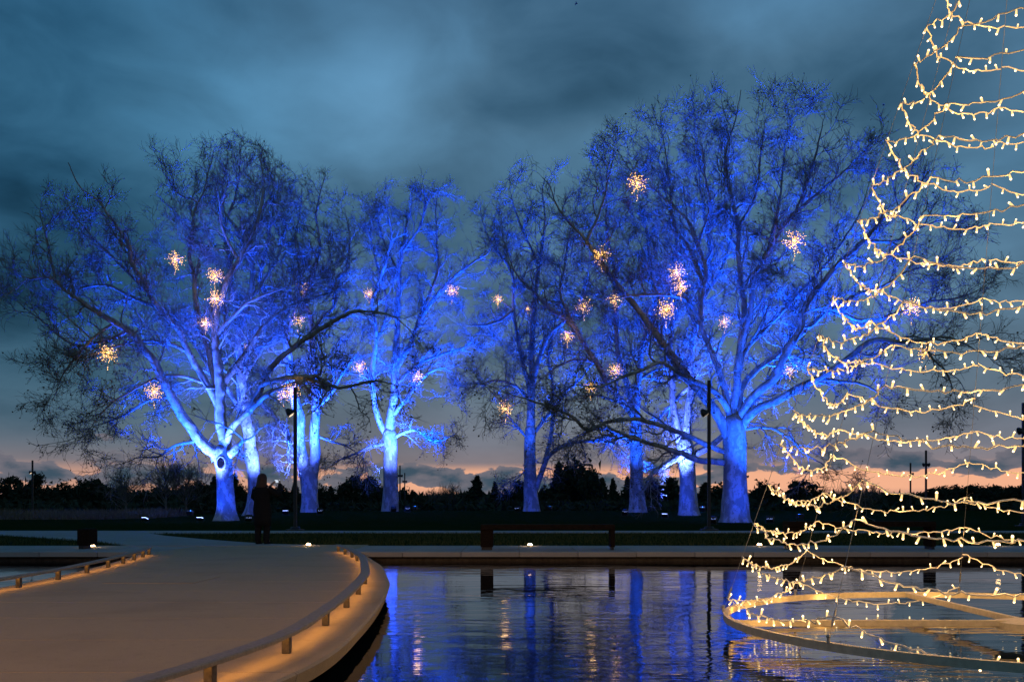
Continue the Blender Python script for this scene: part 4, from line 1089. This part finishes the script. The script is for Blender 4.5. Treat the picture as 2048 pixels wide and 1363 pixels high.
# the strings: one turn of the spiral each, sagging between the wires
bm = bmesh.new()
lathe(bm, [(.0055, .0), (.0065, .012), (.0078, .016), (.0085, .028), (.0090, .044), (.0075, .054), (.003, .058)], 8)
BULB = mesh_bm("bulb", bm, True); BULB.materials.append(E_BODY); BULB.materials.append(E_BULB)
for pg in BULB.polygons: pg.material_index = 1 if pg.center.z > .043 else 0
bv = np.array([v.co[:] for v in BULB.vertices]); bf = [tuple(p.vertices) for p in BULB.polygons]
pitch = .33; turns = 22
strings = []
z_at = lambda i: .06 + pitch * i / 8
cand = []
r2 = np.random.default_rng(11)
for tno in range(turns):
    pts = []
    for s in range(8):
        i = tno * 8 + s
        za, zb = z_at(i), z_at(i + 1)
        if zb > HH - .15: break
        A = cpos(angs[i % 8], za + r2.normal(0, .012)) if not pts or True else pts[-1]
        if pts: A = pts[-1]
        Bp = cpos(angs[(i + 1) % 8], zb + r2.normal(0, .025))
        ch = np.linalg.norm(Bp - A); sag = ch * r2.uniform(.05, .15)
        k = max(4, int(ch / .05))
        for q in range(0 if not pts else 1, k + 1):
            u = q / k
            w = A * (1 - u) + Bp * u; w = w.copy(); w[2] -= sag * 4 * u * (1 - u)
            w += r2.normal(0, .010, 3); pts.append(w)
    if len(pts) < 6: break
    pts = np.array(pts)
    V, Fq = tubes(pts[None], np.full((1, len(pts)), .0060), 6)
    so_ = link("light_string", mesh_np("light_string", V, Fq), cone, M_CABLE)
    ds = np.r_[0, np.cumsum(np.linalg.norm(np.diff(pts, axis=0), axis=1))]
    s = .05
    while s < ds[-1]:
        p0 = np.array([np.interp(s, ds, pts[:, j]) for j in range(3)])
        dirv = Vector((r2.normal(0, .45), r2.normal(0, .45), -1 if r2.uniform() < .74 else .9)).normalized()
        cand.append((so_, p0, dirv))
        s += r2.uniform(.105, .155)
# bulbs that show largest are objects, the rest of each string one mesh
def seen(p0):
    w = Vector((p0[0] + CX, p0[1] + CY, p0[2])); px = 1024 + F * w.x / w.y; py = YH - F * (w.z - ZC) / w.y
    return w.y if (0 < px < 2050 and -5 < py < 1363) else 100 + w.y
order = sorted(range(len(cand)), key=lambda i: seen(cand[i][1]))
solo = set(order[:290])
rest = {}
for i, (so_, p0, dv) in enumerate(cand):
    M = Matrix.Translation(Vector(p0)) @ dv.to_track_quat("Z", "Y").to_matrix().to_4x4() @ Matrix.Scale(r2.uniform(.8, 1.05), 4)
    if i in solo:
        b = link("bulb", BULB, so_); b.matrix_local = M
    else:
        rest.setdefault(so_.name, []).append((np.array(M)[:3, :3] @ bv.T).T + np.array(M)[:3, 3])
nb = len(bv); q4 = np.array([f for f in bf if len(f) == 4]); 
for nm, L in rest.items():
    V = np.vstack(L); Fq = np.vstack([q4 + nb * j for j in range(len(L))])
    me = mesh_np("bulbs", V, Fq); me.materials.append(E_BODY); me.materials.append(E_BULB)
    me.polygons.foreach_set("material_index", np.tile(np.array([p.material_index for p in BULB.polygons if len(p.vertices) == 4], np.int32), len(L)))
    link("bulbs", me, bpy.data.objects[nm], None, kind="stuff")
bl = bpy.data.lights.new("bulb_lamp", "POINT"); bl.energy = 1.7; bl.color = (1.0, .53, .15); bl.shadow_soft_size = .03
for i, (so_, p0, dv) in enumerate(cand):
    if i % 5 == 2:
        lo = bpy.data.objects.new("bulb_lamp", bl); COL.objects.link(lo); lo.parent = cone
        lo.location = Vector(p0) + dv * .09; lo.visible_camera = False; lo.visible_glossy = False
print("bulbs", len(cand))

# ------------------------------------------------------------------ person photographing the trees
px0, py0 = plan(524, 1088)
person = empty("person", (px0, py0, .012), "woman with long hair in a dark coat and trousers holding up a phone", "person", rz=math.radians(-14))
def skin_body(J, E, root):
    me = bpy.data.meshes.new("body"); me.from_pydata([j[:3] for j in J], E, [])
    o = bpy.data.objects.new("body", me); COL.objects.link(o); o.parent = person
    md = o.modifiers.new("skin", "SKIN"); md.use_smooth_shade = True
    sk = me.skin_vertices[0].data
    for s_, j in zip(sk, J): s_.radius = (j[3], j[4] if len(j) > 4 else j[3])
    sk[root].use_root = True
    o.modifiers.new("sub", "SUBSURF").levels = 1; o.modifiers["sub"].render_levels = 1
    return o
J = [(0,0,.86,.15,.12),(0,0,1.05,.14,.11),(0,0,1.25,.16,.11),(0,0,1.36,.10,.08),(0,.01,1.43,.055),(0,.03,1.53,.085,.10),(0,.03,1.62,.07,.08),
     (-.10,0,.80,.10),(-.10,.01,.46,.068),(-.10,-.02,.09,.045),(-.10,.10,.03,.04,.03),
     (.09,.03,.80,.10),(.10,.06,.46,.068),(.11,.03,.09,.045),(.11,.15,.03,.04,.03),
     (-.19,.0,1.31,.062),(-.25,.10,1.09,.052),(-.03,.33,1.30,.040),(.06,.42,1.44,.030),(.08,.45,1.47,.036,.02),
     (.19,.0,1.31,.062),(.34,.13,1.17,.050),(.30,.34,1.34,.038),(.235,.42,1.46,.030),(.215,.45,1.49,.036,.02)]
E = [(0,1),(1,2),(2,3),(3,4),(4,5),(5,6),(0,7),(7,8),(8,9),(9,10),(0,11),(11,12),(12,13),(13,14),(2,15),(15,16),(16,17),(17,18),(18,19),(2,20),(20,21),(21,22),(22,23),(23,24)]
for h, sx in ((19, 1), (24, -1)):
    hx, hy, hz = J[h][:3]
    for k in range(4):
        L = (.055, .062, .058, .045)[k]; z = hz + .018 - .014 * k
        J.append((hx + sx*.018, hy + .035, z, .009)); E.append((h, len(J)-1))
        J.append((hx + sx*(.02 + L*.5), hy + .035 - .01, z + .004, .008)); E.append((len(J)-2, len(J)-1))
    J.append((hx + sx*.015, hy - .012, hz + .02, .010)); E.append((h, len(J)-1))
    J.append((hx + sx*.045, hy - .018, hz + .015, .009)); E.append((len(J)-2, len(J)-1))
body = skin_body(J, E, 0); body.data.materials.append(M_SKIN)
def loft(name, rings, mt, n=20, par=person):
    bm = bmesh.new(); rr = []
    for (cx, cy, z, a, b) in rings:
        rr.append([bm.verts.new((cx + a*math.cos(2*pi*i/n) * (1 + .03*math.sin(5*2*pi*i/n + z*9)), cy + b*math.sin(2*pi*i/n) * (1 + .03*math.cos(4*2*pi*i/n)), z)) for i in range(n)])
    for A, B in zip(rr, rr[1:]):
        for i in range(n): bm.faces.new((A[i], A[(i+1) % n], B[(i+1) % n], B[i]))
    bm.faces.new(rr[0][::-1]); bm.faces.new(rr[-1])
    return link(name, mesh_bm(name, bm, True), par, mt)
loft("coat", [(0,.02,.44,.205,.17),(0,.02,.60,.215,.175),(0,.01,.82,.22,.175),(0,0,1.02,.185,.15),(0,0,1.20,.21,.155),(0,0,1.32,.20,.13),(0,.01,1.39,.13,.10),(0,.01,1.43,.075,.07)], M_COAT)
def sleeve(pts):
    P = catmull(np.array(pts, float), .03)
    V, Fq = tubes(P[None, :, :3], P[None, :, 3], 12); return link("sleeve", mesh_np("sleeve", V, Fq), person, M_COAT)
sleeve([(-.15,0,1.31,.085),(-.22,.05,1.18,.080),(-.25,.10,1.09,.075),(-.13,.23,1.20,.062),(-.01,.35,1.33,.050)])
sleeve([(.15,0,1.31,.085),(.27,.07,1.22,.080),(.34,.13,1.17,.075),(.32,.25,1.27,.062),(.27,.38,1.40,.050)])
for s, x, y in ((-1, -.10, 0.0), (1, .10, .04)):
    P = catmull(np.array([(x, y, .84, .115), (x, y + .01, .62, .10), (x, y + .015, .44, .085), (x, y - .01, .22, .075), (x, y - .02, .07, .07)], float), .04)
    V, Fq = tubes(P[None, :, :3], P[None, :, 3], 12); link("trouser_leg", mesh_np("trouser_leg", V, Fq), person, M_COAT)
    loft("boot", [(x, y + .04, .0, .052, .135), (x, y + .035, .035, .054, .13), (x, y + .0, .07, .05, .085), (x, y - .015, .13, .05, .055)], M_COAT, 14)
loft("hair", [(0,-.05,1.16,.05,.03),(0,-.055,1.22,.125,.06),(0,-.05,1.32,.14,.075),(0,-.025,1.42,.13,.095),(0,.0,1.50,.115,.11),(0,.015,1.57,.108,.118),(0,.02,1.63,.085,.095),(0,.02,1.665,.04,.05)], M_HAIR)
ph = empty("phone", Vector((px0, py0, .012)) + Matrix.Rotation(math.radians(-14), 3, "Z") @ Vector((.15, .475, 1.49)), "phone with lit screen held up in both hands", "phone", rz=math.radians(-14))
bm = bmesh.new(); box(bm, -.078, .078, -.004, .004, -.038, .038); bevel(bm, .003); link("case", mesh_bm("case", bm), ph, M_POST)
bm = bmesh.new(); box(bm, -.071, .071, -.0062, -.0045, -.033, .033); link("screen", mesh_bm("screen", bm), ph, E_PHONE)

# ------------------------------------------------------------------ bird high over the trees
bp = at(1152, 8, 60)
bird = empty("bird", bp, "tiny dark bird flying high over the trees", "bird")
bm = bmesh.new(); bmesh.ops.create_uvsphere(bm, u_segments=10, v_segments=6, radius=1)
for v in bm.verts:
    v.co = Vector((v.co.x * .11, v.co.y * .035, v.co.z * .035 + v.co.x * .02)) * (1 if v.co.x > -.2 else .8)
link("body", mesh_bm("body", bm, True), bird, M_BIRD)
for s in (-1, 1):
    bm = bmesh.new()
    V = [(.05, s*.02, .01), (-.03, s*.02, .01), (.03, s*.13, .05), (-.02, s*.13, .045), (-.05, s*.26, .02)]
    va = [bm.verts.new(v) for v in V]; vb = [bm.verts.new((v[0], v[1], v[2] - .008)) for v in V]
    for q in (va, vb):
        bm.faces.new((q[0], q[1], q[3], q[2])); bm.faces.new((q[2], q[3], q[4]))
    for i, j in ((0,1),(1,3),(3,4),(4,2),(2,0)): bm.faces.new((va[i], va[j], vb[j], vb[i]))
    link("wing", mesh_bm("wing", bm), bird, M_BIRD)
